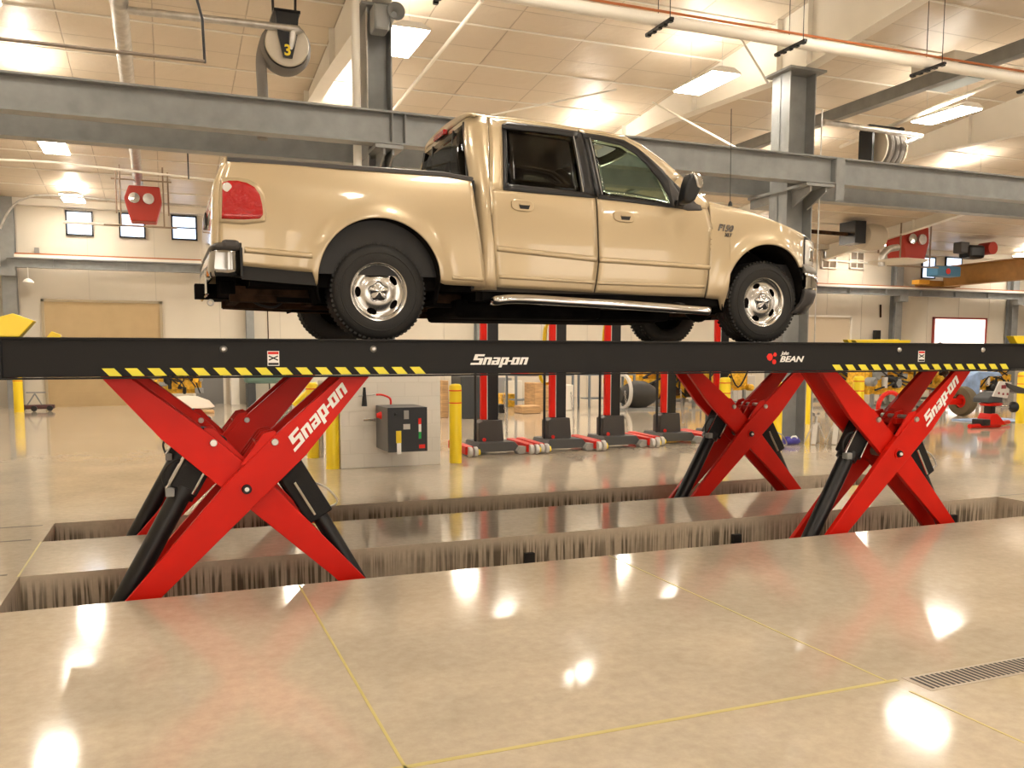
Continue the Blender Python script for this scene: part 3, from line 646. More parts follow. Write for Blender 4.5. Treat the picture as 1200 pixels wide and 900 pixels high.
    for v in (b0-d*0, e0): q.box(v.x+dx-.25, v.x+dx+.25, 6.1+dy, 6.65+dy, -.6, -.2)
    q.build('base_frame', blkm, par)
def lift(dy, label, near):
    e = thing('scissor_lift', label, 'lift', (3.8, YN+dy+.42, 0), 'red scissor lifts under the truck')
    y0, y1 = YN+dy, YN+dy+.84; zt, zb = 1.70, 1.437
    q = MB(); q.box(-.95, 8.62, y0+.02, y1-.02, zb+.015, zt-.012); q.box(-.95, 8.62, y0, y1, zt-.014, zt); q.box(-.95, 8.62, y0-.004, y0+.06, zb, zb+.012); q.box(-.95, 8.62, y1-.06, y1+.004, zb, zb+.012)
    q.box(-.955, -.93, y0+.005, y1-.005, zb, zt)
    run = q.build('runway', blk, e, bevel=.003)
    if near:
        fy = y0+.019
        def stripes(x0, x1, n):
            s = MB()
            for k in range(n):
                a = x0+(x1-x0)*k/n; w_ = (x1-x0)/n*.55
                s.prism([(a, 1.505), (a+w_, 1.505), (a+w_+.045, 1.455), (a+.045, 1.455)], fy-.002, fy+.001)
            s.build('hazard_stripe', yst, run)
        stripes(aY(119, 437, 6.06)[0], aY(497, 437, 6.06)[0]+.03, 16); stripes(aY(976, 430, 6.06)[0], aY(1178, 430, 6.06)[0]+.08, 15)
        M = Matrix.Translation((aY(553, 427, 6.06)[0], fy-.004, aY(553, 427.5, 6.06)[2])) @ Matrix.Rotation(PI/2, 4, 'X')
        logo(M, .078, 1.2).build('lettering', whd, run)
        zb_ = aY(914, 424, 6.06)
        M = Matrix.Translation((zb_[0], fy-.003, zb_[2])) @ Matrix.Diagonal((1.35, 1, .95, 1)) @ Matrix.Rotation(PI/2, 4, 'X')
        textmesh('BEAN', .072, .30, .0022, M).build('lettering', whd, run)
        zj = aY(915, 415.5, 6.06); M = Matrix.Translation((zj[0]+.01, fy-.003, zj[2]-.002)) @ Matrix.Rotation(PI/2, 4, 'X')
        textmesh('John', .042, .4, .001, M).build('lettering', whd, run)
        s = MB()
        for (cx, cyy, r_, a0) in ((903, 418.5, .030, .3), (908, 424, .020, 1.2), (909, 415.5, .017, .8)):
            c_ = aY(cx, cyy, 6.06); s.prism([(c_[0]+r_*math.cos(a0+i*PI/3.5)*(1+.15*(i % 2)), c_[2]+r_*1.1*math.sin(a0+i*PI/3.5)) for i in range(7)], fy-.002, fy+.001)
        s.build('red_emblem', redd, run)
        for (cx, cyy) in ((320.5, 420), (1080.7, 417.5)):
            c_ = aY(cx, cyy, 6.06); hx = .039
            st_ = MB().box(c_[0]-hx, c_[0]+hx, fy-.002, fy+.001, c_[2]-.05, c_[2]+.05).build('warning_sticker', whd, run)
            MB().box(c_[0]-hx*.9, c_[0]+hx*.9, fy-.003, fy, c_[2]+.028, c_[2]+.045).build('red_band', redd, st_)
            s = MB(); s.bar((c_[0]-.03, fy-.003, c_[2]-.012), (c_[0]+.03, fy-.003, c_[2]+.016), .002, .008); s.bar((c_[0]-.03, fy-.003, c_[2]+.016), (c_[0]+.03, fy-.003, c_[2]-.012), .002, .008)
            s.box(c_[0]-.034, c_[0]+.034, fy-.0035, fy, c_[2]-.045, c_[2]-.03)
            s.build('pictogram', blkd, st_)
        for (cx, cyy) in ((262, 409), (438, 409), (1055, 410), (1153, 410)):
            c_ = aY(cx, cyy, 6.06)
            MB().lathe([(0, -.018), (.012, -.016), (.02, -.006), (.024, .0)], (c_[0], fy, c_[2]), 'Y', 18).build('bolt', gal, run, smooth=True)
    # wheel stops / ramps
    if not near:
        x0_, x1_ = aY(53, 390, 8.3)[0], aY(71, 390, 8.3)[0]
        MB().prism([(x0_-.02, 1.70), (x1_, 1.70), (x1_, 1.765), (x0_+.05, 1.79)], y0+.02, y0+.14).build('end_stop', yel, e, bevel=.006)
    else: MB().prism([(-1.04, 1.70), (-.83, 1.70), (-.745, 1.80), (-.86, 1.845), (-1.0, 1.80)], y0+.02, y0+.14).build('end_stop', yel, e, bevel=.006)
    xa_, xb_ = aY(1000, 400, 6.83)[0], aY(1066, 400, 6.83)[0]
    MB().prism([(xa_+.04, 1.70), (xb_-.02, 1.70), (xb_, 1.742), (xa_, 1.738)], y1-.08, y1-.02).build('end_stop', yel, e, bevel=.004)
    MB().prism([(7.74, 1.70), (8.5, 1.70), (8.5, 1.785), (7.68, 1.775)], y0+.02, y0+.10).build('end_stop', yel, e, bevel=.004)
    scissor(e, 0, dy, near); scissor(e, DX, dy, near)
    return e
lift(0, 'red scissor lift with black lettered runway nearest the viewer', True)
lift(2.2, 'red scissor lift in the far pit, behind the lettered one', False)
# =================================================================== TRUCK
YS, YC = 6.54, 7.55
ot = [(1.9, .09), (2.05, .06), (2.12, .035), (2.22, .012), (2.4, .0), (2.6, .0), (2.8, .016), (2.92, .045), (3.0, .075), (3.15, .13), (3.3, .19), (3.42, .245), (3.6, .34)]
def oz(z):
    if z <= ot[0][0]: return ot[0][1]
    if z >= ot[-1][0]: return ot[-1][1]
    for i in range(len(ot)-1):
        if ot[i][0] <= z <= ot[i+1][0]:
            p1 = ot[i]; p2 = ot[i+1]; p0 = ot[max(i-1, 0)]; p3 = ot[min(i+2, len(ot)-1)]
            h = p2[0]-p1[0]; t = (z-p1[0])/h
            m1 = (p2[1]-p0[1])/(p2[0]-p0[0]) if p2[0] != p0[0] else 0; m2 = (p3[1]-p1[1])/(p3[0]-p1[0]) if p3[0] != p1[0] else 0
            return (2*t**3-3*t*t+1)*p1[1]+(t**3-2*t*t+t)*h*m1+(-2*t**3+3*t*t)*p2[1]+(t**3-t*t)*h*m2
hr = aY(444.5, 345, 6.60); hf = aY(895.5, 356.8, 6.60)
HZ = 1.702+.372
XR, XF = hr[0], hf[0]
arcR = (XR, HZ+.07, .475); arcF = (XF-.02, HZ+.055, .455)
def ysf(x, z):
    y = YS+oz(z)
    if x < .85: y += .035*((.85-x)/.45)**2
    if x > 5.25: y += .13*((x-5.25)/.45)**2
    for (cx, cz, R) in (arcR, arcF):
        r = math.hypot(x-cx, z-cz)
        if z > HZ-.1: y -= .030*math.exp(-((r-R)/.085)**2)*min(1, max(0, (z-HZ+.1)/.2))
    return y
def us(x, y, off=0):
    """trace a point of the photograph onto the truck's near flank -> (X, Z)"""
    Y = YS
    for _ in range(14):
        q = aY(x, y, Y); Y = .5*Y+.5*(ysf(q[0], q[2])+off)
    return (q[0], q[2])
def US(pts): return [us(*p) for p in pts]
def arcpts(c, a0, a1, n=30):
    return [(c[0]+c[2]*math.cos(math.radians(a0+(a1-a0)*i/n)), c[1]+c[2]*math.sin(math.radians(a0+(a1-a0)*i/n))) for i in range(n+1)]
def interpx(curve, t):
    x0, x1 = curve[0][0], curve[-1][0]; x = x0+(x1-x0)*t
    for a, b in zip(curve, curve[1:]):
        if a[0] <= x <= b[0]+1e-9 and b[0] > a[0]: return (x, a[1]+(b[1]-a[1])*(x-a[0])/(b[0]-a[0]))
    return curve[-1] if t > .5 else curve[0]
def sidegrid(curves, nx=24, nv=10, off=0.0, mono=0):
    """curves bottom->top, each monotone in X; returns rows of 3-D points on the flank"""
    base = curves[mono]; x0, x1 = base[0][0], base[-1][0]
    ts = sorted(set([round(i/nx, 5) for i in range(nx+1)] + [round((p[0]-x0)/(x1-x0), 5) for p in base]))
    ts = [t for i, t in enumerate(ts) if i == 0 or t-ts[i-1] > 1e-4]
    rows = []
    for s in range(len(curves)-1):
        for k in range(nv+(1 if s == len(curves)-2 else 0)):
            v = k/nv; row = []
            for t in ts:
                a = interpx(curves[s], t); b = interpx(curves[s+1], t)
                x = a[0]+(b[0]-a[0])*v; z = a[1]+(b[1]-a[1])*v
                row.append((x, ysf(x, z)+off, z))
            rows.append(row)
    return rows
def quadgrid(L, U, n, nv, off=0.0):
    """polylines L and U with matching points"""
    rows = []
    for k in range(nv+1):
        v = k/nv; row = []
        for i in range(len(L)-1):
            for j in range(n + (1 if i == len(L)-2 else 0)):
                t = j/n
                a = (L[i][0]+(L[i+1][0]-L[i][0])*t, L[i][1]+(L[i+1][1]-L[i][1])*t); b = (U[i][0]+(U[i+1][0]-U[i][0])*t, U[i][1]+(U[i+1][1]-U[i][1])*t)
                x = a[0]+(b[0]-a[0])*v; z = a[1]+(b[1]-a[1])*v
                row.append((x, ysf(x, z)+off, z))
        rows.append(row)
    return rows
truck = thing('pickup_truck', 'beige four-door pickup truck raised on the lift', 'pickup truck', ((XR+XF)/2, YC, 1.70))
def both(name, mb, m, par=None, **k):
    par = par or truck
    a = mb.build(name, m, par, **k)
    m2 = MB(); m2.v = [(x, 2*YC-y, z) for x, y, z in mb.v]; m2.f = [tuple(reversed(f)) for f in mb.f]
    b = m2.build(name, m, par, **k)
    return a, b
def both_sub(name, mb, m, pars, **k):
    a = mb.build(name, m, pars[0], **k)
    m2 = MB(); m2.v = [(x, 2*YC-y, z) for x, y, z in mb.v]; m2.f = [tuple(reversed(f)) for f in mb.f]
    b = m2.build(name, m, pars[1], **k); return a, b
def outward(mb, ref=YC):
    """flank faces must look towards -Y"""
    nf = []
    for f in mb.f:
        v = [Vector(mb.v[i]) for i in f]; n = (v[1]-v[0]).cross(v[2]-v[0])
        nf.append(tuple(reversed(f)) if n.y > 0 else f)
    mb.f = nf; return mb
SK = dict(smooth=True, recalc=False, solid=.014, angle=50)
# bed side
rearX = [(us(266, 188)[0], us(266, 188)[1]), (us(257, 230)), (us(254, 290))]
aR = [p for p in arcpts(arcR, 183, -8, 44)]
bl = US([(255, 310), (283, 311.5), (340, 317), (366, 319)]) + [(aR[0][0]-.01, aR[0][1]-.02)] + aR
bl = [p for i, p in enumerate(bl) if i < 4 or p[0] > bl[3][0]]
bl2 = [bl[0]]
for p in bl[1:]:
    if p[0] > bl2[-1][0]+1e-4: bl2.append(p)
bl2 += US([(521, 333.5), (569, 336)])
bl3 = [bl2[0]]
for p in bl2[1:]:
    if p[0] > bl3[-1][0]+1e-4: bl3.append(p)
bm_ = US([(256, 250), (400, 250), (565, 252)])
bu = US([(267, 189), (300, 191), (400, 198), (520, 206.5), (552, 211.5)])
# single strip per x between lower edge and rail keeps the arch clean
bmid = US([(257.5, 216), (556, 234)])
g = MB().grid(sidegrid([bl3, bmid, bu], 60, 16)); outward(g)
bs = both('bed_side', g, paint, **SK)
# shallow feature lines on the bed (raised creases)
def crease(p0, p1, h, off, m=paint, name='crease', par=None):
    a = US([p0, (p0[0]*.5+p1[0]*.5, p0[1]*.5+p1[1]*.5), p1])
    b = [(x, z-h) for x, z in a]
    r0 = sidegrid([b, a], 30, 4)
    for i, row in enumerate(r0):
        v = i/4; r0[i] = [(x, y-off*math.sin(PI*v)+.0, z) for x, y, z in row]
    g = outward(MB().grid(r0)); return g
# rail cap
rc = MB(); 
for P in [US([(266, 187.5), (400, 196.5), (520, 205), (554, 211)])]:
    row = [[(x, ysf(x, z)-.012, z-.012) for x, z in P], [(x, ysf(x, z)-.014, z+.016) for x, z in P], [(x, ysf(x, z)+.015, z+.028) for x, z in P], [(x, ysf(x, z)+.09, z+.028) for x, z in P], [(x, ysf(x, z)+.09, z-.02) for x, z in P]]
    rc.grid(row)
both('bed_rail', rc, gpl, smooth=True)
# bed floor, inner walls, tailgate, front wall
zr = us(400, 197)[1]; xb0, xb1 = us(256, 250)[0]+.02, us(562, 230)[0]-.02
q = MB(); q.box(xb0+.05, xb1, YS+.12, 2*YC-YS-.12, 2.40, 2.43); q.box(xb1-.03, xb1, YS+.1, 2*YC-YS-.1, 2.12, zr-.01)
q.box(xb0+.05, xb1, YS+.09, YS+.11, 2.2, zr-.01); q.box(xb0+.05, xb1, 2*YC-YS-.11, 2*YC-YS-.09, 2.2, zr-.01)
q.build('bed_liner', plas, truck)
# tailgate with rounded corners
def rearx(z):
    a, b, c = bu[0], bmid[0], bl3[0]
    if z > b[1]: t = (z-b[1])/(a[1]-b[1]); return b[0]+(a[0]-b[0])*t
    t = (b[1]-z)/(b[1]-c[1]); return b[0]+(c[0]-b[0])*t
zs = [2.2+(zr+.02-2.2)*i/12 for i in range(13)]
rows = []
for z in zs:
    X = rearx(z); y0 = ysf(X+.0, z); row = []
    for k in range(7):
        a = PI/2*k/6; row.append((X-.045*math.sin(a), y0+.045*(1-math.cos(a)), z))
    W_ = YC-(y0+.045)
    for k in range(1, 9): row.append((X-.045, y0+.045+2*W_*k/8, z))
    for k in range(1, 7):
        a = PI/2*(1-k/6); row.append((X-.045*math.sin(a), 2*YC-y0-.045*(1-math.cos(a)), z))
    rows.append(row)
tg = MB().grid(rows).build('tailgate', paint, truck, smooth=True, solid=.03)
p = aY(246, 268, 7.2); MB().box(rearx(2.6)-.06, rearx(2.6)-.045, 7.4, 7.7, 2.62, 2.72).build('tailgate_handle', plas, tg, bevel=.005)
# tail light
tl_l = US([(259.5, 256.5), (285, 257.5), (304, 256.5), (307.8, 252)]); tl_u = US([(260.5, 214), (268, 212), (278, 212), (289, 214.5), (298, 219.5), (304, 228), (307, 240), (307.8, 248)])
bz_l = US([(257, 261), (285, 263.5), (311, 260)]); bz_u = US([(258, 208), (279, 208), (292, 210.5), (302, 216), (309, 226), (312.5, 250)])
g = outward(MB().grid(sidegrid([bz_l, bz_u], 18, 8, off=-.006, mono=1))); bz = both('tail_light_bezel', g, paint, smooth=True, recalc=False, solid=.02)
g = outward(MB().grid(sidegrid([tl_l, tl_u], 18, 8, off=-.013, mono=1))); tl = both('tail_light', g, lens, smooth=True, recalc=False, solid=.02)
c_ = us(266.5, 220); both_sub('reverse_lamp', MB().lathe([(0, -.006), (.03, -.004), (.036, .004)], (c_[0]+.0, ysf(*c_)-.012, c_[1]), 'Y', 20), clens, tl, smooth=True)
c_ = us(284, 222)
# lower dark valance below bed (inner fender edge)
g = MB(); P = US([(283, 310), (340, 315.5), (372, 318)]); g.grid([[(x, ysf(x, z)+.03, z+.02) for x, z in P], [(x, ysf(x, z)+.05, z-.10) for x, z in P]])
both('lower_valance', g, plas, solid=.01)
# arch liners
for (c, nm) in ((arcR, 0), (arcF, 1)):
    P = arcpts((c[0], c[1], c[2]+.005), 200, -20, 36)
    rows = [[(x, ysf(x, max(z, HZ))+.012+d_, z) for x, z in P] for d_ in (0, .15, .35, .42)]
    g = MB().grid(rows)
    P2 = [(c[0], c[1]-.1)]
    both('wheel_arch_liner', g, under, smooth=True, solid=.008)
    q = MB().prism([(x, z) for x, z in P], YS+.44, YS+.46); both('inner_fender', q, under)
# cab corner (C pillar) + cab rear wall
def corner_rows(pts, depth=.16):
    rows = []
    for (X, z, Xs) in pts:   # X: rear plane, Xs: where the flank begins
        y0 = ysf(Xs, z); row = []
        for k in range(9):
            a = PI/2*k/8; row.append((Xs-(Xs-X)*math.sin(a), y0+depth*(1-math.cos(a)), z))
        rows.append(row)
    return rows
xr_b = us(565, 240)[0]
zroof = us(556, 135)[1]
pts = []
for i in range(17):
    z = 2.11+(zroof-2.11)*i/16
    lean = max(0, z-2.95)
    Xr = xr_b-.04+.0*lean; 
    Xs = Xr+.12
    if z > 3.2: Xr += (z-3.2)**2*.35; Xs = Xr+.12
    pts.append((Xr, z, Xs))
g = MB().grid(corner_rows(pts))
# flank part between corner and rear door seam
seamL = [us(572, 138), us(573.5, 222), us(575.5, 250), us(583, 337)]
def seamx(z, S_):
    S2 = sorted(S_, key=lambda p: p[1])
    for a, b in zip(S2, S2[1:]):
        if a[1] <= z <= b[1]: return a[0]+(b[0]-a[0])*(z-a[1])/(b[1]-a[1])
    return S2[0][0] if z < S2[0][1] else S2[-1][0]
rows = []
for (Xr, z, Xs) in pts:
    xe = seamx(z, seamL)-.004; rows.append([(Xs+(xe-Xs)*t, ysf(Xs+(xe-Xs)*t, z), z) for t in (0, .5, 1)])
g.grid(rows)
both('cab_corner', g, paint, smooth=True, solid=.012, angle=50)
# cab rear wall: painted frame around the glass
zg0, zg1 = 2.97, zroof-.035
def rwx(z): return pts[min(16, max(0, int(round((z-2.11)/(zroof-2.11)*16))))][0]
def rearrow(z, ya, yb, n=6): return [(rwx(z), ya+(yb-ya)*k/n, z) for k in range(n+1)]
def yin(z): return ysf(rwx(z)+.12, z)+.16
q = MB()
q.grid([rearrow(z, yin(z), 2*YC-yin(z)) for z in (2.11, 2.4, 2.7, zg0)])
q.grid([rearrow(z, yin(z), 2*YC-yin(z)) for z in (zg1, zroof)])
q.build('cab_rear_wall', paint, truck, solid=.01)
gz = [zg0+(zg1-zg0)*k/6 for k in range(7)]
rw = MB().grid([rearrow(z, yin(z), 2*YC-yin(z)) for z in gz]).build('rear_window', glassD, truck, smooth=True, solid=.006)
q = MB()
for yy in (7.25, 7.85): q.bar((rwx(zg0)-.008, yy, zg0), (rwx(zg1)-.008, yy, zg1), .012, .03)
q.bar((rwx(zg0)-.008, yin(zg0), zg0), (rwx(zg0)-.008, 2*YC-yin(zg0), zg0), .015, .03)
for s_ in (0, 1):
    Y0, Y1 = yin(zg0), yin(zg1)
    if s_: Y0, Y1 = 2*YC-Y0, 2*YC-Y1
    q.bar((rwx(zg0)-.008, Y0, zg0), (rwx(zg1)-.008, Y1, zg1), .012, .035)
q.build('window_divider', plas, rw)
p = MB().box(rwx(zg1)-.05, rwx(zg1)-.01, 7.4, 7.7, zg1+.005, zg1+.05); bl_ = p.build('high_brake_light', lens, truck, bevel=.006)
# doors
SR = US([(583, 337), (640, 340), (695.5, 343)])
beltR = US([(574, 221), (597, 222.5), (640, 226), (697.5, 231.5)])
midR = US([(576.5, 250), (640, 256), (699.5, 262)])
mid2R = US([(580, 300), (640, 306), (700.8, 308)])
def door_part(curves, nx=20, nv=7): return outward(MB().grid(sidegrid(curves, nx, nv)))
g1 = door_part([SR, mid2R, midR, beltR])
# rear door window frame (painted): back strip, top strip
C1 = [us(574, 221.5), us(572, 138.5)]; 
g1.grid(quadgrid([us(574, 221.5), us(589.5, 222.5)], [us(572.3, 138.3), us(588, 147)], 3, 10)); 
g1.grid(quadgrid([us(588, 147), us(594, 143.5), us(640, 148.5), us(677.5, 154.5)], [us(572.3, 138.3), us(590, 139.5), us(640, 146), us(676.7, 152)], 4, 2))
outward(g1)
rd = both('rear_door', g1, paint, **SK)
SF = US([(697.5, 343), (760, 346.5), (825, 348.5)]); m2F = US([(702.5, 308), (770, 312), (831, 311)]); m1F = US([(701.3, 262), (770, 266), (835.5, 268)]); btF = US([(699.5, 231.5), (770, 239.5), (800, 243.5), (829, 244)])
g2 = door_part([SF, m2F, m1F, btF], 20, 7)
aT = [(678.5, 152.2), (705, 156.2), (733, 161.5), (749, 170), (763, 180), (779, 191), (797, 207)]
aB = [(679.5, 154.7), (705, 158.6), (731, 164), (747, 173.5), (760, 184), (775, 198), (789, 214)]
g2.grid(quadgrid(US(aB), US(aT), 3, 2)); outward(g2)
fd = both('front_door', g2, paint, **SK)
# door glass and black frames
gl = outward(MB().grid(quadgrid(US([(597, 216), (640, 220.5), (682.5, 226)]), US([(592.5, 148), (630, 153), (671, 159.5)]), 5, 8, off=.02)))
both_sub('rear_door_window', gl, glassD, rd, smooth=True, recalc=False, solid=.005)
gl = outward(MB().grid(quadgrid(US([(706, 229), (740, 233.5), (770, 237.5), (789, 240)]), US([(691, 161), (725, 166), (752, 180), (770, 203)]), 5, 8, off=.02)))
both_sub('front_door_window', gl, glassF, fd, smooth=True, recalc=False, solid=.005)
fr = MB()
fr.grid(quadgrid(US([(589.5, 223), (640, 227.5), (699, 232.5)]), US([(593, 215.5), (640, 220), (686, 225.5)]), 5, 2, off=-.004))      # belt
fr.grid(quadgrid(US([(589.5, 223), (594.5, 220)]), US([(588, 146), (593, 149)]), 2, 8, off=-.003))
fr.grid(quadgrid(US([(588, 150), (594, 151), (640, 155.5), (676, 161)]), US([(588, 146), (594, 143), (640, 148.5), (677, 154.3)]), 5, 3, off=-.012))   # visor
fr.grid(quadgrid(US([(681.5, 226), (698, 229)]), US([(670, 157), (681, 156)]), 3, 8, off=-.004))
outward(fr); both_sub('window_frame', fr, blkm, rd, smooth=True, recalc=False, solid=.012)
fr = MB()
fr.grid(quadgrid(US([(699.5, 232.7), (740, 237.5), (800, 245), (823, 246)]), US([(703, 228), (740, 232.5), (788, 239), (812, 240)]), 5, 2, off=-.004))
fr.grid(quadgrid(US([(699, 229.5), (707, 229)]), US([(682, 156), (691.5, 160)]), 2, 8, off=-.004))
fr.grid(quadgrid(US([(684, 161), (705, 165), (728, 170), (744, 180), (757, 192), (773, 212), (788, 238)]), US([(679.5, 155), (705, 158.8), (731, 164.3), (747, 173.8), (760, 184.3), (775, 198.3), (789, 214.5)]), 4, 3, off=-.008))
fr.grid(quadgrid(US([(786, 242), (823, 246)]), US([(775, 199), (789, 213)]), 3, 6, off=-.006))
outward(fr); both_sub('window_frame', fr, blkm, fd, smooth=True, recalc=False, solid=.012)
# bright pillar strips
for (a, b) in (((671.5, 160), (683, 225)), ((690.5, 162), (705, 228))):
    pa, pb = us(*a), us(*b); q = MB().bar((pa[0], ysf(*pa)-.012, pa[1]), (pb[0], ysf(*pb)-.012, pb[1]), .008, .006)
    both_sub('pillar_strip', q, gry, rd)
# handles
for (x, y, drs) in ((612, 241, rd), (730.5, 254, fd)):
    c_ = us(x, y); hx = .098
    def rr(a, b, n=24, ex=3.2):
        return [(c_[0]+a*math.copysign(abs(math.cos(t))**(2/ex), math.cos(t)), c_[1]-.006*math.cos(t)+b*math.copysign(abs(math.sin(t))**(2/ex), math.sin(t))) for t in [2*PI*i/n for i in range(n)]]
    yy = ysf(*c_)
    h_ = both_sub('door_handle', MB().prism(rr(hx, .046), yy-.016, yy+.01), paint, drs, bevel=.006)
    both_sub('handle_recess', MB().prism([(c_[0]-.035, c_[1]+.004), (c_[0]+.062, c_[1]+.004), (c_[0]+.05, c_[1]-.028), (c_[0]-.025, c_[1]-.028)], yy-.0175, yy), blkd, drs)
    both_sub('handle_grip', MB().prism([(c_[0]-.03, c_[1]+.012), (c_[0]+.05, c_[1]+.012), (c_[0]+.05, c_[1]+.0), (c_[0]-.03, c_[1]+.0)], yy-.026, yy-.014), paint, drs, bevel=.003)
# side moulding
g = crease((582, 287.5), (699.5, 300.5), .048, .014); both_sub('side_moulding', outward(g), paint, rd, smooth=True, recalc=False, solid=.01, angle=80)
g = crease((702.5, 301), (832, 310), .048, .014); both_sub('side_moulding', outward(g), paint, fd, smooth=True, recalc=False, solid=.01, angle=80)
g = crease((585, 322), (698, 329), .03, .006); both_sub('door_crease', outward(g), paint, rd, smooth=True, recalc=False, solid=.008, angle=80)
g = crease((700, 329.5), (826, 334), .03, .006); both_sub('door_crease', outward(g), paint, fd, smooth=True, recalc=False, solid=.008, angle=80)
g = crease((286, 289), (366, 296), .045, .010); both_sub('bed_crease', outward(g), paint, bs, smooth=True, recalc=False, solid=.008, angle=80)
g = crease((530, 323), (567, 326), .03, .006); both_sub('bed_crease', outward(g), paint, bs, smooth=True, recalc=False, solid=.008, angle=80)
# fender
aF = arcpts(arcF, 200, 36, 40)
fl_ = US([(827, 349.3), (842, 351)])
fl2 = [fl_[0], (min(fl_[1][0], aF[0][0]-.02), fl_[1][1])]
for p in aF:
    if p[0] > fl2[-1][0]+1e-4: fl2.append(p)
fe = us(941.5, 313)
fl2.append((max(fe[0], fl2[-1][0]+.02), fe[1]))
sil = [(831, 240), (836, 239.5), (843, 241), (855, 244), (879, 249.5), (905, 259), (927, 269), (942, 279)]
fu = US(sil)
g = outward(MB().grid(sidegrid([fl2, fu], 60, 22)))
fe_ = both('front_fender', g, paint, **SK)
# hood lofted across
def hoodrow(x, z, n=24):
    y0 = ysf(x, z); row = []
    for k in range(n+1):
        s_ = k/n; Y = y0+(2*YC-2*y0)*s_; e_ = 1-abs(2*s_-1)
        up = .030*min(1, math.sqrt(max(0, 1-(1-min(1, e_/.10))**2)))+.055*(1-(1-e_)**2)
        fx = .36*(1-abs(2*s_-1)**5) * max(0, (x-5.0)/.62) if x > 5.0 else 0
        dz_ = -.06*max(0, (x-5.0)/.62)*(1-abs(2*s_-1)**5) if x > 5 else 0
        row.append((x+fx, Y, z+up+dz_))
    return row
FU = [interpx(fu, i/20) for i in range(21)]
hd = MB().grid([hoodrow(x, z) for x, z in FU]).build('hood', paint, truck, smooth=True, solid=.015)
# door-top/mirror sail area between A pillar and fender + cowl
g = MB().grid(quadgrid([us(829.5, 244.5), us(832, 243)], [us(797.5, 207.5), us(801, 210)], 2, 8)); 
# roof
rT = [(556.5, 134.2), (572, 137), (600, 139.5), (640, 145.2), (676.7, 151), (705, 155), (733, 160.5)]
RP = US(rT)
RP = [(x, z) for x, z in RP]
rows = []
for i in range(len(RP)):
    x, z = RP[i]; y0 = ysf(x, z); row = []
    for k in range(25):
        s_ = k/24; e_ = 1-abs(2*s_-1); row.append((x + (.12*(1-abs(2*s_-1)**2) if i == len(RP)-1 else 0) + (.0 if i else (pts[-1][0]-x)*(1-abs(2*s_-1)**14)), y0+(2*YC-2*y0)*s_, z+.022*min(1, math.sqrt(max(0, 1-(1-min(1, e_/.12))**2)))+.05*(1-(1-e_)**2)))
    rows.append(row)
x, z = RP[0]
rows.insert(0, [(p_[0]-.004, p_[1], min(p_[2]-.02, zroof+.005)) for p_ in rows[0]])
MB().grid(rows).build('roof', paint, truck, smooth=True, solid=.012)
# A pillar outer strip + windshield
AP = US([(733, 160.5), (749, 168.5), (763, 178.5), (779, 190), (797, 205.5), (815, 222), (831, 238.5)])
q = MB()
q.grid([[(x, ysf(x, z), z) for x, z in AP], [(x+.02, ysf(x, z)+.03, z+.012) for x, z in AP], [(x+.05, ysf(x, z)+.075, z+.012) for x, z in AP]])
both('a_pillar', q, paint, smooth=True, solid=.012)
q = MB().grid(quadgrid(US([(789, 214.5), (812, 241), (829, 244.3)]), US([(797, 206.5), (815, 223), (831, 239.5)]), 4, 3)); both('fender_top_patch', outward(q), paint, **SK)
rows = []
for x, z in AP:
    y0 = ysf(x, z)+.07; rows.append([(x+.04+.14*(1-abs(2*k/16-1)**2), y0+(2*YC-2*y0)*k/16, z+.012) for k in range(17)])
ws = MB().grid(rows).build('windshield', glassF, truck, smooth=True, solid=.006)
q = MB(); x, z = AP[-1]; q.grid([[(x+.02+.1*(1-abs(2*k/16-1)**2), ysf(x, z)+.05+(2*YC-2*ysf(x, z)-.1)*k/16, z+dz_) for k in range(17)] for dz_ in (-.04, .02)]); q.build('cowl', plas, truck, solid=.05)
# roof antenna and badges
c_ = us(858, 242); q = MB(); q.lathe([(.02, -.01), (.016, .015), (.008, .03)], (c_[0], ysf(*c_)+.03, c_[1]+.02), 'Z', 12); an = q.build('antenna_base', plas, truck, smooth=True)
MB().tube([(c_[0], ysf(*c_)+.03, c_[1]+.03), (c_[0]-.012, ysf(*c_)+.03, c_[1]+.85)], .0032, 6).build('antenna_mast', blkm, an)
c_ = us(841, 270); M = Matrix.Translation((c_[0], ysf(*c_)-.004, c_[1]+.0)) @ Matrix.Rotation(PI/2, 4, 'X') @ Matrix.Rotation(math.radians(-2), 4, 'Z')
bd = textmesh('F150', .078, .25, .003, M, .004).build('badge_lettering', mat('badge_metal', (.22, .21, .2), .25, .8), fe_[0])
c_ = us(849, 277); M = Matrix.Translation((c_[0], ysf(*c_)-.004, c_[1]+.0)) @ Matrix.Rotation(PI/2, 4, 'X')
textmesh('XLT', .04, .25, .001, M, .003).build('badge_lettering', gpl, fe_[0])
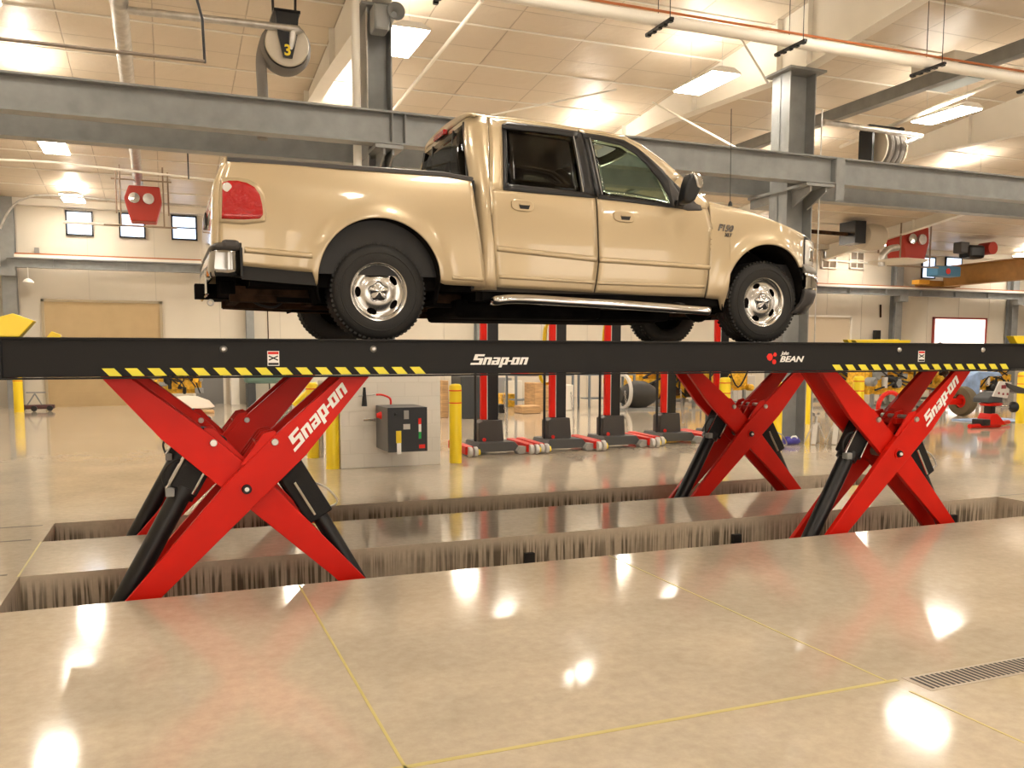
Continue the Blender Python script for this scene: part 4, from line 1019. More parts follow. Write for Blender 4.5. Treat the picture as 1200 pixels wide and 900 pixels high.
# mirror
YM = 6.42
mp_ = [aY(x, y, YM) for x, y in ((806, 203.5), (812, 204), (818, 210), (819.5, 218), (817, 224), (811, 236), (804, 240), (799, 238), (799, 230), (802, 215))]
mo = MB().prism([(a[0], a[2]) for a in mp_], YM-.06, YM+.07); mr = both('side_mirror', mo, blkm, bevel=.022, smooth=True, angle=60)
mc_ = [aY(x, y, YM) for x, y in ((806, 203), (812, 203), (819, 209), (820.5, 218), (818, 223.5), (812, 221), (810, 212))]
both_sub('mirror_cap', MB().prism([(a[0], a[2]) for a in mc_], YM-.068, YM+.078), chrome, mr, bevel=.02, smooth=True, angle=60)
both_sub('mirror_arm', MB().bar((mp_[6][0], YM+.08, mp_[6][2]+.03), (mp_[6][0]+.04, YS+.1, mp_[6][2]+.03), .08, .06), blkm, mr, bevel=.015)
sl_ = quadgrid(US([(788, 241), (806, 246.5), (821, 246.5)]), US([(781, 205), (800, 233), (820.5, 241)]), 4, 4, off=-.012); both('mirror_sail', outward(MB().grid(sl_)), gpl, smooth=True, recalc=False, solid=.02)
# front end
def frontrow(z, Xc, Xe, Yn, n=28, ex=6):
    return [(Xc-(Xc-Xe)*abs(2*k/n-1)**ex, Yn+(2*YC-2*Yn)*k/n, z) for k in range(n+1)]
xe = us(943, 290)[0]; Yn = ysf(*us(943, 290))+.0
ztop = us(943, 281)[1]; zlo = us(946, 313)[1]
XC = xe+.33
rows = [frontrow(z, XC+d, xe, Yn) for z, d in ((zlo-.04, .0), (zlo, .01), ((zlo+ztop)/2, .01), (ztop, -.03), (ztop+.03, -.06))]
fr_ = MB().grid(rows).build('front_fascia', plas, truck, smooth=True, solid=.02)
def fsub(k0, k1, z0, z1, d, n=28): 
    R = []
    for i in range(5):
        z = z0+(z1-z0)*i/4; r0 = frontrow(z, XC+d, xe+d*.8, Yn-.004, 56); R.append(r0[k0:k1+1])
    return R
for a, b in ((0, 13), (43, 56)):
    hl = MB().grid(fsub(a, b, zlo+.01, ztop+.0, .018)).build('headlight', clens, fr_, smooth=True, solid=.02)
    MB().grid(fsub(a+1 if a == 0 else a+2, b-2 if a == 0 else b-1, zlo+.06, ztop-.06, .024)).build('headlight_reflector', chrome, hl, smooth=True, solid=.006)
q = MB().grid(fsub(14, 42, zlo+.01, zlo+.05, .03)); q.grid(fsub(14, 42, ztop-.04, ztop, .03)); 
for k in range(1, 4): z = zlo+(ztop-zlo)*k/4; q.grid(fsub(14, 42, z-.01, z+.01, .03))
q.build('grille', chrome, truck, solid=.02)
# front bumper
plan = [(5.66, 6.60), (5.68, 6.575), (5.74, 6.578), (5.82, 6.62), (5.91, 6.70), (5.975, 6.82), (6.02, 7.0), (6.05, 7.25), (6.06, 7.55)]
sc = us(941, 330)[0]-5.70
plan = [(x+sc+.05, y) for x, y in plan]
full = plan+[(x, 2*YC-y) for x, y in reversed(plan[:-1])]
def bumper(zs_off): return MB().grid([[(x+dx_ if 0 else x+dx_, y+(0), z) for x, y in full] for z, dx_ in zs_off])
zc1, zc2 = us(950, 321.5)[1], us(950, 341)[1]; zv = us(940, 368)[1]
fp = full[1:-1]
def brow(zz): return MB().grid([[(x+d, y+(YC-y)*.0+(-.0), z) for x, y in full] for z, d in zz])
fb = brow([(zc1-.004, 0), (zc1-.03, .012), ((zc1+zc2)/2, .016), (zc2+.02, .010), (zc2, 0)]).build('front_bumper', chrome, truck, smooth=True, solid=.02)
brow([(zc1+.075, -.09), (zc1+.06, -.03), (zc1+.03, -.008), (zc1, .004)]).build('bumper_pad', gry, fb, smooth=True, solid=.02)
brow([(zc2, -.002), (zc2-.04, .0), (zc2-.12, -.03), (zv, -.12)]).build('bumper_valance', gpl, fb, smooth=True, solid=.02)
both('fender_filler', MB().box(5.45+sc-.05, 5.75+sc, YS+.16, YS+.34, zv, zlo+.02), plas)
# rear bumper
xa = us(283.5, 305)[0]; xb = aY(249, 300, YS)[0]; zt_, zb_ = aY(262, 292.5, YS)[2], aY(266, 324, YS)[2]
RB = [(xa, YS+.015), (xb+.10, YS-.0), (xb+.03, YS+.01), (xb, YS+.05), (xb-.01, YS+.2), (xb-.015, YC)]
RBf = RB+[(x, 2*YC-y) for x, y in reversed(RB[:-1])]
def rb(zz): return MB().grid([[(x-d if i > 1 and i < len(RBf)-2 else x, y, z) for i, (x, y) in enumerate(RBf)] for z, d in zz])
rbm = rb([(zt_, 0), (zt_-.02, .008), (zb_+.06, .02), (zb_, -.0)]).build('rear_bumper', mat('dull_chrome', (.36, .35, .33), .14, 1.0), truck, smooth=True, solid=.02)
rb([(zt_, .004), (zt_+.03, .006), (zt_+.05, -.02), (zt_+.055, -.1)]).build('step_pad', gpl, rbm, smooth=True, solid=.03)
MB().box(xa-.14, xa-.01, YS-.006, YS+.2, zt_-.0, zt_+.075).build('bumper_end_cap', gpl, rbm, bevel=.03)
MB().box(xa-.014, xa+.004, YS-.008, YS+.1, zb_, zt_+.02).build('bumper_edge', plas, rbm, bevel=.004)
p = MB(); p.box(xb-.035, xb-.005, 7.1, 8.0, zb_-.10, zb_+.10); p.build('plate_recess', chrome, rbm, bevel=.02)
MB().box(xb-.03, xb-.015, YS+.25, YS+.33, zb_+.02, zb_+.07).build('amber_marker', amber, rbm)
# chassis
ch = MB()
for s_ in (7.05, 8.05): ch.box(.48, 5.75, s_-.04, s_+.04, 2.0, 2.12)
ch.box(.55, 5.6, 7.0, 8.1, 2.05, 2.09)
for X in (.55, 1.2, 2.3, 3.3, 4.4, 5.5): ch.box(X-.04, X+.04, 7.05, 8.05, 2.02, 2.09)
chs = ch.build('frame_rails', rust, truck)
q = MB(); q.box(2.35, 5.0, YS+.10, 2*YC-YS-.10, 2.02, 2.10); q.box(.6, 2.33, YS+.15, 2*YC-YS-.15, 2.10, 2.36)
q.build('floor_pan', under, truck)
q = MB(); q.box(2.25, 3.6, YS+.30, YS+.72, 1.90, 2.05); q.box(2.3, 4.4, 7.2, 7.9, 1.89, 2.04); q.box(3.5, 4.5, 7.15, 7.95, 1.91, 2.2)
q.build('fuel_tank', under, truck, bevel=.04)
q = MB(); q.tube([(2.0, 8.15, 1.98), (4.6, 8.15, 1.98)], .04, 12); q.tube([(2.5, 8.15, 2.0), (3.3, 8.15, 2.0)], .08, 16); q.tube([(.5, 8.25, 2.03), (2.0, 8.15, 1.98)], .03, 10); q.build('exhaust', rust, truck, smooth=True)
for X in (XR, XF): 
    q = MB(); q.tube([(X, 6.75, HZ), (X, 8.35, HZ)], .045, 14); q.lathe([(.05, -.16), (.12, -.1), (.15, 0), (.12, .1), (.05, .16)], (X, 7.65, HZ), 'Y', 20); q.build('axle', under, truck, smooth=True)
q = MB(); q.bar((XR-.72, 6.98, 2.02), (XR+.72, 6.98, 2.0), .06, .035); both('leaf_spring', q, under)
p = aY(246, 342, 7.55)
hi = MB().box(p[0]-.12, p[0]+.5, 7.48, 7.62, p[2]-.06, p[2]+.06); hi.box(p[0]+.05, p[0]+.16, 7.0, 8.1, p[2]-.05, p[2]+.05); h_ = hi.build('tow_hitch', under, truck, bevel=.006)
MB().tube([tuple(v) for v in spline([(p[0]+.25, 7.2, p[2]-.04), (p[0]+.35, 7.15, p[2]-.12), (p[0]+.48, 7.15, p[2]-.13), (p[0]+.58, 7.2, p[2]-.03)], 6)], .010, 8).build('trailer_cable', plas, h_, smooth=True)
MB().lathe([(.022+.007*math.cos(a), .007*math.sin(a)) for a in [i*PI/3 for i in range(6)]], (p[0]+.0, 7.5, p[2]-.09), 'Y', 16, close=True).build('chain_ring', gal, h_, smooth=True)
# cab interior
it = MB(); it.box(2.4, 4.9, YS+.10, 2*YC-YS-.10, 2.1, 2.2); it.box(2.36, 2.4, YS+.2, 2*YC-YS-.2, 2.1, 2.9)
it.box(4.35, 4.7, YS+.12, 2*YC-YS-.12, 2.5, 2.88)
it.box(2.4, 4.55, YS+.055, YS+.075, 2.12, 2.90); it.box(2.4, 4.55, 2*YC-YS-.075, 2*YC-YS-.055, 2.12, 2.90)
it.build('cab_interior', fab, truck)
for (X, Ya, Yb2) in ((3.55, 6.85, 7.4), (3.55, 7.7, 8.25), (2.62, 6.85, 8.25)):
    s_ = MB(); s_.box(X, X+.5, Ya, Yb2, 2.35, 2.58); s_.box(X-.1, X+.08, Ya, Yb2, 2.5, 3.08); s_.box(X-.08, X+.03, (Ya+Yb2)/2-.13, (Ya+Yb2)/2+.13, 3.1, 3.26); s_.build('seat', fab, truck, bevel=.03)
sw = MB().lathe([(.19+.014*math.cos(a), .014*math.sin(a)) for a in [i*PI/4 for i in range(8)]], (0, 0, 0), 'X', 28, close=True)
sw.v = [tuple(Matrix.Translation((4.25, 8.0, 2.9)) @ Matrix.Rotation(-.4, 4, 'Y') @ Vector(v)) for v in sw.v]; sw.build('steering_wheel', plas, truck, smooth=True)
# step bars
pb = [aY(x, y, 6.47) for x, y in ((583, 352), (600, 350.5), (625, 351), (665, 353.5), (740, 358), (815, 363.5), (829, 364.5))]
pts_ = [(pb[0][0]+.0, 6.62, pb[0][2]+.0)] + [tuple(a) for a in pb] + [(pb[-1][0]+.03, 6.58, pb[-1][2]+.01)]
stp = both('step_bar', MB().tube([tuple(v) for v in spline(pts_, 5)], .037, 16), chrome, smooth=True)
q = MB()
for x in (640, 720, 800): c_ = aY(x, 357, 6.5); q.bar((c_[0], 6.5, c_[2]), (c_[0], 6.95, c_[2]+.06), .05, .02)
both_sub('step_bracket', q, plas, stp)
both('rocker_panel', MB().box(2.40, XF-.5, YS+.07, YS+.2, 2.03, 2.10), under)
# wheels
def wheel(X, side):
    s_ = 1 if side == 0 else -1
    Yo = 6.60 if side == 0 else 2*YC-6.60     # outer sidewall plane
    T = lambda prof: [(r, Yo+s_*h) for r, h in prof]
    R = .3725; Wd = .275
    prof = [(.212, .02), (.222, .003), (.25, -.004), (.30, -.004), (.335, .004), (.355, .018), (.366, .035), (R, .055)]
    tr = []
    for k in range(5):
        a = .055+k*(Wd-.11)/5; b = a+(Wd-.11)/5; tr += [(R, a+.004), (R, b-.008), (R-.010, b-.006), (R-.010, b+.0)]
    prof = prof+tr+[(R, Wd-.055), (.366, Wd-.035), (.355, Wd-.018), (.335, Wd-.004), (.30, Wd+.004), (.25, Wd+.004), (.212, Wd-.02)]
    w_ = MB().lathe(T(prof), (X, 0, HZ), 'Y', 72, close=True).build('wheel', rub, truck, smooth=True, angle=40)
    # shoulder tread blocks
    q = MB(); q2_ = MB()
    for k in range(60):
        a = 2*PI*k/60; c0, s0 = math.cos(a), math.sin(a)
        Mx = Matrix.Translation((X, Yo, HZ)) @ Matrix.Rotation(-a, 4, 'Y') @ Matrix.Translation((R-.006, s_*.040, 0))
        q.box(-.014, .008, -.018, .018, -.013, .008, Mx); Mx = Matrix.Translation((X, Yo, HZ)) @ Matrix.Rotation(-a, 4, 'Y') @ Matrix.Translation((R-.006, s_*(Wd-.040), 0)); q2_.box(-.014, .008, -.018, .018, -.013, .008, Mx)
    q.build('tread_blocks', rub, w_); q2_.build('tread_blocks', rub, w_)
    # sidewall ring
    MB().lathe(T([(.292, -.0035), (.294, -.008), (.298, -.008), (.300, -.0035)]), (X, 0, HZ), 'Y', 72, cap=False).build('sidewall_ring', rub, w_, smooth=True)
    rim = MB().lathe(T([(.205, .20), (.19, .15), (.185, .06), (.205, .02), (.222, .004), (.229, .004), (.230, .012), (.222, .018), (.214, .022), (.205, .035), (.192, .055), (.19, .07), (.20, .2)]), (X, 0, HZ), 'Y', 64, cap=False).build('rim', alloy, w_, smooth=True, angle=50)
    # spoked disc with five oval holes
    disc = MB().lathe(T([(.0, .030), (.06, .030), (.095, .032), (.12, .042), (.15, .058), (.180, .055), (.197, .04), (.197, .075), (.12, .075), (.0, .07)]), (X, 0, HZ), 'Y', 64).build('wheel_disc', alloy, w_, smooth=True, angle=50)
    cut = MB()
    for k in range(5):
        a = PI+2*PI*k/5
        Pp = []
        for i in range(20):
            t = 2*PI*i/20; u, v = .023*math.cos(t), .041*math.sin(t); rr_ = .155+u
            Pp.append((X+rr_*math.cos(a)-v*math.sin(a), HZ+rr_*math.sin(a)+v*math.cos(a)))
        cut.prism(Pp, Yo+s_*(-.02), Yo+s_*.12)
    co = cut.build('cut', alloy)
    bo = disc.modifiers.new('b', 'BOOLEAN'); bo.object = co; bo.operation = 'DIFFERENCE'; bo.solver = 'EXACT'
    bpy.context.view_layer.update(); dg = bpy.context.evaluated_depsgraph_get(); me = bpy.data.meshes.new_from_object(disc.evaluated_get(dg)); disc.modifiers.clear(); disc.data = me
    bpy.data.objects.remove(co)
    for p in me.polygons: p.use_smooth = True
    me.set_sharp_from_angle(angle=math.radians(45))
    MB().lathe(T([(.0, .09), (.19, .09), (.19, .1), (0, .1)]), (X, 0, HZ), 'Y', 32).build('brake_disc', under, w_)
    # star shaped centre cap
    q = MB(); n = 60; rings = []
    for (sc_, hh) in ((1.0, .028), (.96, .014), (.7, .0), (.35, -.008), (.02, -.010)):
        ring = []
        for i in range(n):
            t = 2*PI*i/n; st_ = .5+.5*math.cos(5*(t-PI/2)); rad = (.068+.018*st_*(1 if sc_ > .5 else .5))*sc_
            ring.append((X+rad*math.cos(t), Yo+s_*(hh+(.008*(1-st_) if .2 < sc_ < .9 else 0)), HZ+rad*math.sin(t)))
        ring.append(ring[0]); rings.append(ring)
    q.grid(rings); q.build('centre_cap', chrome, w_, smooth=True, angle=60)
for X in (XR, XF):
    for s_ in (0, 1): wheel(X, s_)
# =================================================================== BOLLARDS
def bollard(x, y, h, r, label, bands=True):
    e = thing('bollard', label, 'bollard', (x, y, 0), 'yellow safety bollards')
    MB().lathe([(r, 0), (r, h-.06), (r*.93, h-.025), (r*.7, h-.005), (0, h)], (x, y, 0), 'Z', 28).build('sleeve', yel, e, smooth=True)
    if bands:
        for z in (h-.10, h-.28): MB().lathe([(r+.001, z-.008), (r+.003, z-.004), (r+.003, z+.004), (r+.001, z+.008)], (x, y, 0), 'Z', 28, cap=False).build('red_band', redd, e, smooth=True)
b = aZ(536, 543); bollard(b[0], b[1]+.08, 1.17, .092, 'yellow bollard with two red bands beside the white block wall')
b = aZ(391.5, 550); bollard(b[0], b[1]+.08, 1.17, .092, 'yellow bollard at the left corner of the white block wall')
b = aZ(368, 537); bollard(b[0], b[1]+.08, 1.17, .092, 'yellow bollard farther back behind the left corner of the block wall')
b = aZ(912, 532); bollard(b[0], b[1]+.08, 1.17, .095, 'tall yellow bollard in front of the right steel column')
bollard(aZ(852, 522)[0], aZ(852, 522)[1]+.1, 1.2, .10, 'yellow bollard seen through the far right scissor arms')
bollard(aZ(946, 497)[0], aZ(946, 497)[1], 1.15, .06, 'slim yellow bollard just right of the right steel column', False)
bollard(aZ(1004, 515)[0], aZ(1004, 515)[1], 1.2, .10, 'yellow bollard seen between the near right scissor arms')
bollard(aZ(1197, 496)[0], aZ(1197, 496)[1], 1.2, .13, 'yellow bollard behind the wheel balancer at the right edge')
bollard(aZ(22.5, 483)[0], aZ(22.5, 483)[1], 1.15, .125, 'yellow bollard at far left near the tan roller door')
tag(MB().tube([aZ(377, 536), (aZ(377, 536)[0], aZ(377, 536)[1], 1.2)], .035, 12).build('guard_post', gal, smooth=True), 'thin grey post beside the farther yellow bollard', 'post')
# =================================================================== BLOCK WALL + CONTROL BOX
Wy = 12.02
x0, x1 = aY(399.5, 545, Wy)[0], aY(516.5, 545, Wy)[0]
bw = thing('block_wall', 'short white painted block wall behind the control box', 'wall', ((x0+x1)/2, Wy, 0))
MB().box(x0, x1, Wy, Wy+.55, 0, 1.62).build('wall_body', blockm, bw, bevel=.006)
a = aY(454.5, 478, 11.3); b_ = aY(501, 528.5, 11.3)
cb = thing('control_box', 'black electrical control box mounted on the white block wall', 'control box', ((a[0]+b_[0])/2, 11.3, b_[2]))
MB().box(a[0]-.0, b_[0], 11.32, 12.01, b_[2], a[2]).build('cabinet', mat('grey_cabinet', (.12, .12, .12), .4), cb, bevel=.006)
MB().box(a[0], b_[0], 11.30, 11.322, b_[2], a[2]).build('front_panel', blkm, cb, bevel=.003)
def bx(x0_, y0_, x1_, y1_, m, nm, d=.01, par=cb):
    p_, q_ = aY(x0_, y0_, 11.3), aY(x1_, y1_, 11.3); return MB().box(p_[0], q_[0], 11.3-d, 11.3, q_[2], p_[2]).build(nm, m, par, bevel=.002)
bx(464, 505, 470, 519, yel, 'yellow_tag', .02); bx(465, 519, 470, 532, whd, 'white_tag', .015)
bx(490, 490, 493.5, 497, redd, 'indicator_strip'); bx(490.5, 497, 493.5, 506, whd, 'indicator_strip'); bx(490.5, 506, 493.5, 514, mat('green', (.02, .4, .08), .5), 'indicator_strip')
bx(491, 521, 498, 525, redd, 'red_label'); bx(473, 481, 479, 491, gry, 'meter'); bx(472.5, 497, 480.5, 503, lgry, 'label_plate')
c_ = aY(464, 486, 11.29); MB().lathe([(0, -.02), (.02, -.02), (.022, 0)], (c_[0], 11.3, c_[2]), 'Y', 16).build('knob', blkd, cb)
c_ = aY(437, 487, 11.9)
MB().lathe([(0, -.03), (.03, -.03), (.04, 0), (.055, .03), (0, .04)], (a[0]-.03, 11.7, aY(437, 487, 11.7)[2]), 'X', 18).build('isolator_knob', redd, cb, smooth=True)
tag(MB().tube([tuple(v) for v in spline([aY(441, 462.5, 11.9), aY(449, 463, 11.85), aY(457, 467, 11.85), aY(458, 474, 11.85)], 6)], .014, 10).build('air_hose', redd, smooth=True), 'short curved red air hose above the control box', 'hose')
e = thing('air_regulator', 'black air regulator on the block wall left of the red hose', 'regulator', aY(427, 465, 11.9))
MB().tube([aY(427, 454, 11.9), aY(427, 476, 11.9)], [.018, .04], 12).build('regulator_body', blkm, e, smooth=True); MB().tube([aY(420, 464, 11.9), aY(440, 462, 11.9)], .012, 8).build('air_pipe', gal, e, smooth=True)
tag(MB().tube([aY(426, 492, 11.95), aY(440, 492, 11.95)], .022, 10).build('wall_valve', chrome, smooth=True), 'small chrome valve on the block wall left of the control box', 'valve')
# =================================================================== MOBILE COLUMN LIFTS
def collift(px, py, label, first=None):
    b = aZ(px, py); x, y = b[0], b[1]+.25
    if first is not None:
        return dup(first, (x, y, 0), label)
    e = thing('mobile_column_lift', label, 'column lift', (x, y, 0), 'red and black mobile column lifts')
    q = MB(); q.box(x-.08, x+.12, y-.10, y+.10, .12, 2.6); q.build('mast', blkm, e, bevel=.01)
    MB().box(x-.19, x-.09, y-.13, y-.06, .55, 2.6).build('red_cover', redp, e, bevel=.006)
    MB().box(x-.09, x-.08, y-.135, y-.06, .55, 2.6).build('edge_strip', lgry, e)
    MB().prism([(x-.24, .18), (x-.24, .50), (x-.16, .54), (x+.16, .54), (x+.19, .18)], y-.17, y+.1).build('carriage', gpl, e, bevel=.01)
    b_ = MB(); b_.prism([(x-.36, .05), (x-.30, .20), (x+.30, .20), (x+.44, .05)], y-.36, y+.3); b_.build('base', mat('charcoal', (.07, .07, .07), .5), e, bevel=.01)
    MB().prism([(x+.30, .05), (x+.36, .13), (x+.56, .12), (x+.52, .02), (x+.33, .0)], y-.46, y-.3).build('base_tongue', gry, e, bevel=.01)
    for s_ in (-1, 1):
        lg = MB(); lg.bar((x+s_*.52, y+.4, .12), (x+s_*.52, y-.50, .10), .13, .13); l_ = lg.build('leg', redp, e, bevel=.01)
        for q_ in (-.03, .06): MB().lathe([(0, -.03), (.075, -.03), (.08, -.018), (.08, .018), (.075, .03), (0, .03)], (x+s_*.52+q_+.03, y-.52, .082), 'X', 20).build('caster', lgry, l_, smooth=True)
        MB().lathe([(0, -.02), (.045, -.02), (.045, .02), (0, .02)], (x+s_*.52+.15, y-.50, .07), 'X', 16).build('caster_hub', yel, l_, smooth=True)
    MB().tube([(x-.28, y-.1, .2), (x-.28, y-.1, 1.25), (x-.26, y-.1, 1.4), (x-.2, y-.05, 1.5)], .022, 10).build('push_handle', blkm, e, smooth=True)
    q = MB()
    for k in range(14): q.lathe([(.018+.005*math.cos(a), .005*math.sin(a)) for a in [i*PI/3 for i in range(6)]], (x+.20+.005*k, y-.12, .95-.045*k), 'Y' if k % 2 else 'X', 10, close=True)
    q.build('chain', gal, e, smooth=True)
    MB().lathe([(0, -.02), (.03, -.02), (.03, .0)], (x-.16, y-.18, .23), 'Y', 14).build('reflector', redd, e, smooth=True)
    return e
f0 = collift(580, 532, 'leftmost of the four red and black mobile column lifts')
collift(660, 528, 'second mobile column lift from the left', f0)
collift(724, 524, 'third mobile column lift from the left, with a yellow cable coil', f0)
collift(790, 519.5, 'rightmost of the four mobile column lifts, beside the scissor arms', f0)
collift(851, 516, 'mobile column lift hidden behind the far right scissor arms', f0)
for (x, y, Y, lab) in ((635, 440, 13.6, 'yellow cable coil on the second column lift'), (709, 446, 13.8, 'yellow cable coil on the third column lift')):
    c_ = aY(x, y, Y); q = MB()
    for k in range(3): q.lathe([(.12+.012*k+.014*math.cos(a), .014*math.sin(a)+.01*k) for a in [i*PI/3 for i in range(6)]], (c_[0], c_[1]-.25, c_[2]), 'Y', 28, close=True)
    tag(q.build('cable_coil', yel, smooth=True), lab, 'cable')
for (x, y, Y, lab) in ((638, 386, 13.6, 'yellow cable looped over the top of the second column lift'), (707, 384, 13.8, 'yellow cable looped over the top of the third column lift')):
    c_ = aY(x, y, Y); q = MB()
    for k in range(3): q.tube([tuple(v) for v in spline([(c_[0]-.08-.02*k, c_[1]-.22, c_[2]-.3), (c_[0]-.06-.02*k, c_[1]-.22, c_[2]), (c_[0]+.0, c_[1]-.22, c_[2]+.09), (c_[0]+.06+.01*k, c_[1]-.22, c_[2]), (c_[0]+.07, c_[1]-.22, c_[2]-.3)], 5)], .016, 8)
    tag(q.build('hanging_cable', yel, smooth=True), lab, 'cable')
# =================================================================== BACKGROUND SHOP THINGS
def bench(px, py, w_, h, label, dark=False):
    b = aZ(px, py); x, y = b[0], b[1]
    e = thing('workbench', label, 'workbench', (x, y, 0), 'grey steel workbenches')
    m = mat('bench_steel', (.22, .25, .28), .5)
    MB().box(x, x+w_, y, y+.8, h-.05, h).build('bench_top', m, e)
    for (sx, sy_) in ((0, 0), (1, 0), (0, 1), (1, 1)): MB().box(x+sx*(w_-.06), x+sx*(w_-.06)+.06, y+sy_*.74, y+sy_*.74+.06, 0, h-.05).build('leg', m, e)
    MB().box(x+.06, x+w_-.06, y+.1, y+.7, .25, .28).build('shelf', m, e)
bench(604, 480, 1.9, 1.02, 'grey steel workbench between the first and second column lifts')
bench(690, 478, 1.6, 1.02, 'grey steel workbench between the second and third column lifts')
def bxt(name, x0_, y0_, x1_, y1_, Y, d, m, label, cat, bev=.02, zf=None):
    a_, b_ = aY(x0_, y0_, Y), aY(x1_, y1_, Y)
    z0 = zf if zf is not None else (b_[2] if b_[2] > .12 else 0.0)
    zt__ = max(a_[2], z0+.16)
    return tag(MB().box(a_[0], b_[0], Y, Y+d, z0, zt__).build(name, m, bevel=bev), label, cat)
bxt('wooden_crate', 627, 449, 656, 477, 22.6, .8, wood, 'light brown plywood crate under the middle workbench', 'crate')
bxt('cardboard_box', 612, 476, 634, 481, 21.6, .6, wood, 'low tan cardboard tray on the floor before the crate', 'box')
bxt('parts_bin', 588, 462, 606, 474, 24.6, .8, yel2, 'yellow parts bin beyond the first column lift', 'bin')
bxt('storage_cabinet', 580, 443, 600, 466, 26, .6, mat('cab_grey', (.3, .3, .3), .5), 'grey cabinet behind the first column lift', 'cabinet', zf=0)
bxt('whiteboard', 593, 446, 612, 461, 25.4, .1, wht, 'white board standing behind the yellow bin', 'board', zf=0)
bxt('tool_cabinet', 540, 441, 570, 487, 20.5, .8, mat('cab_dark', (.05, .055, .06), .5), 'dark tool cabinet behind the banded yellow bollard', 'cabinet')
bxt('cardboard_box', 517, 446, 526, 488, 21, .6, wood, 'tall brown cardboard box right of the block wall', 'box')
bxt('covered_engine', 684, 439, 716, 460, 24.0, .5, mat('cover_grey', (.12, .12, .13), .6), 'dark grey covered engine on top of the right workbench', 'engine', .1, zf=1.03)
bxt('white_crate', 660, 451, 672, 467, 22.5, .5, wht, 'white crate in front of the right workbench', 'crate', zf=0)
bxt('storage_rack', 865, 440, 885, 462, 24, .5, lgry, 'light grey rack seen above the far right scissor pivot', 'rack', zf=0)
bxt('tool_box', 604, 440, 620, 448, 23.3, .4, redd, 'small red tool box on the left workbench', 'tool box', zf=1.03)
bxt('parts_tray', 622, 443, 640, 448, 23.2, .4, yel2, 'flat yellow parts tray on the left workbench', 'tray', .03, zf=1.03)
bxt('bench_vise', 642, 441, 650, 448, 23.2, .25, blu, 'small blue vise on the right end of the left workbench', 'vise', .03, zf=1.03)
bxt('shop_stool', 585, 474, 592, 483, 22.0, .35, blkm, 'black low stool beside the yellow bin', 'stool', .03, zf=0)
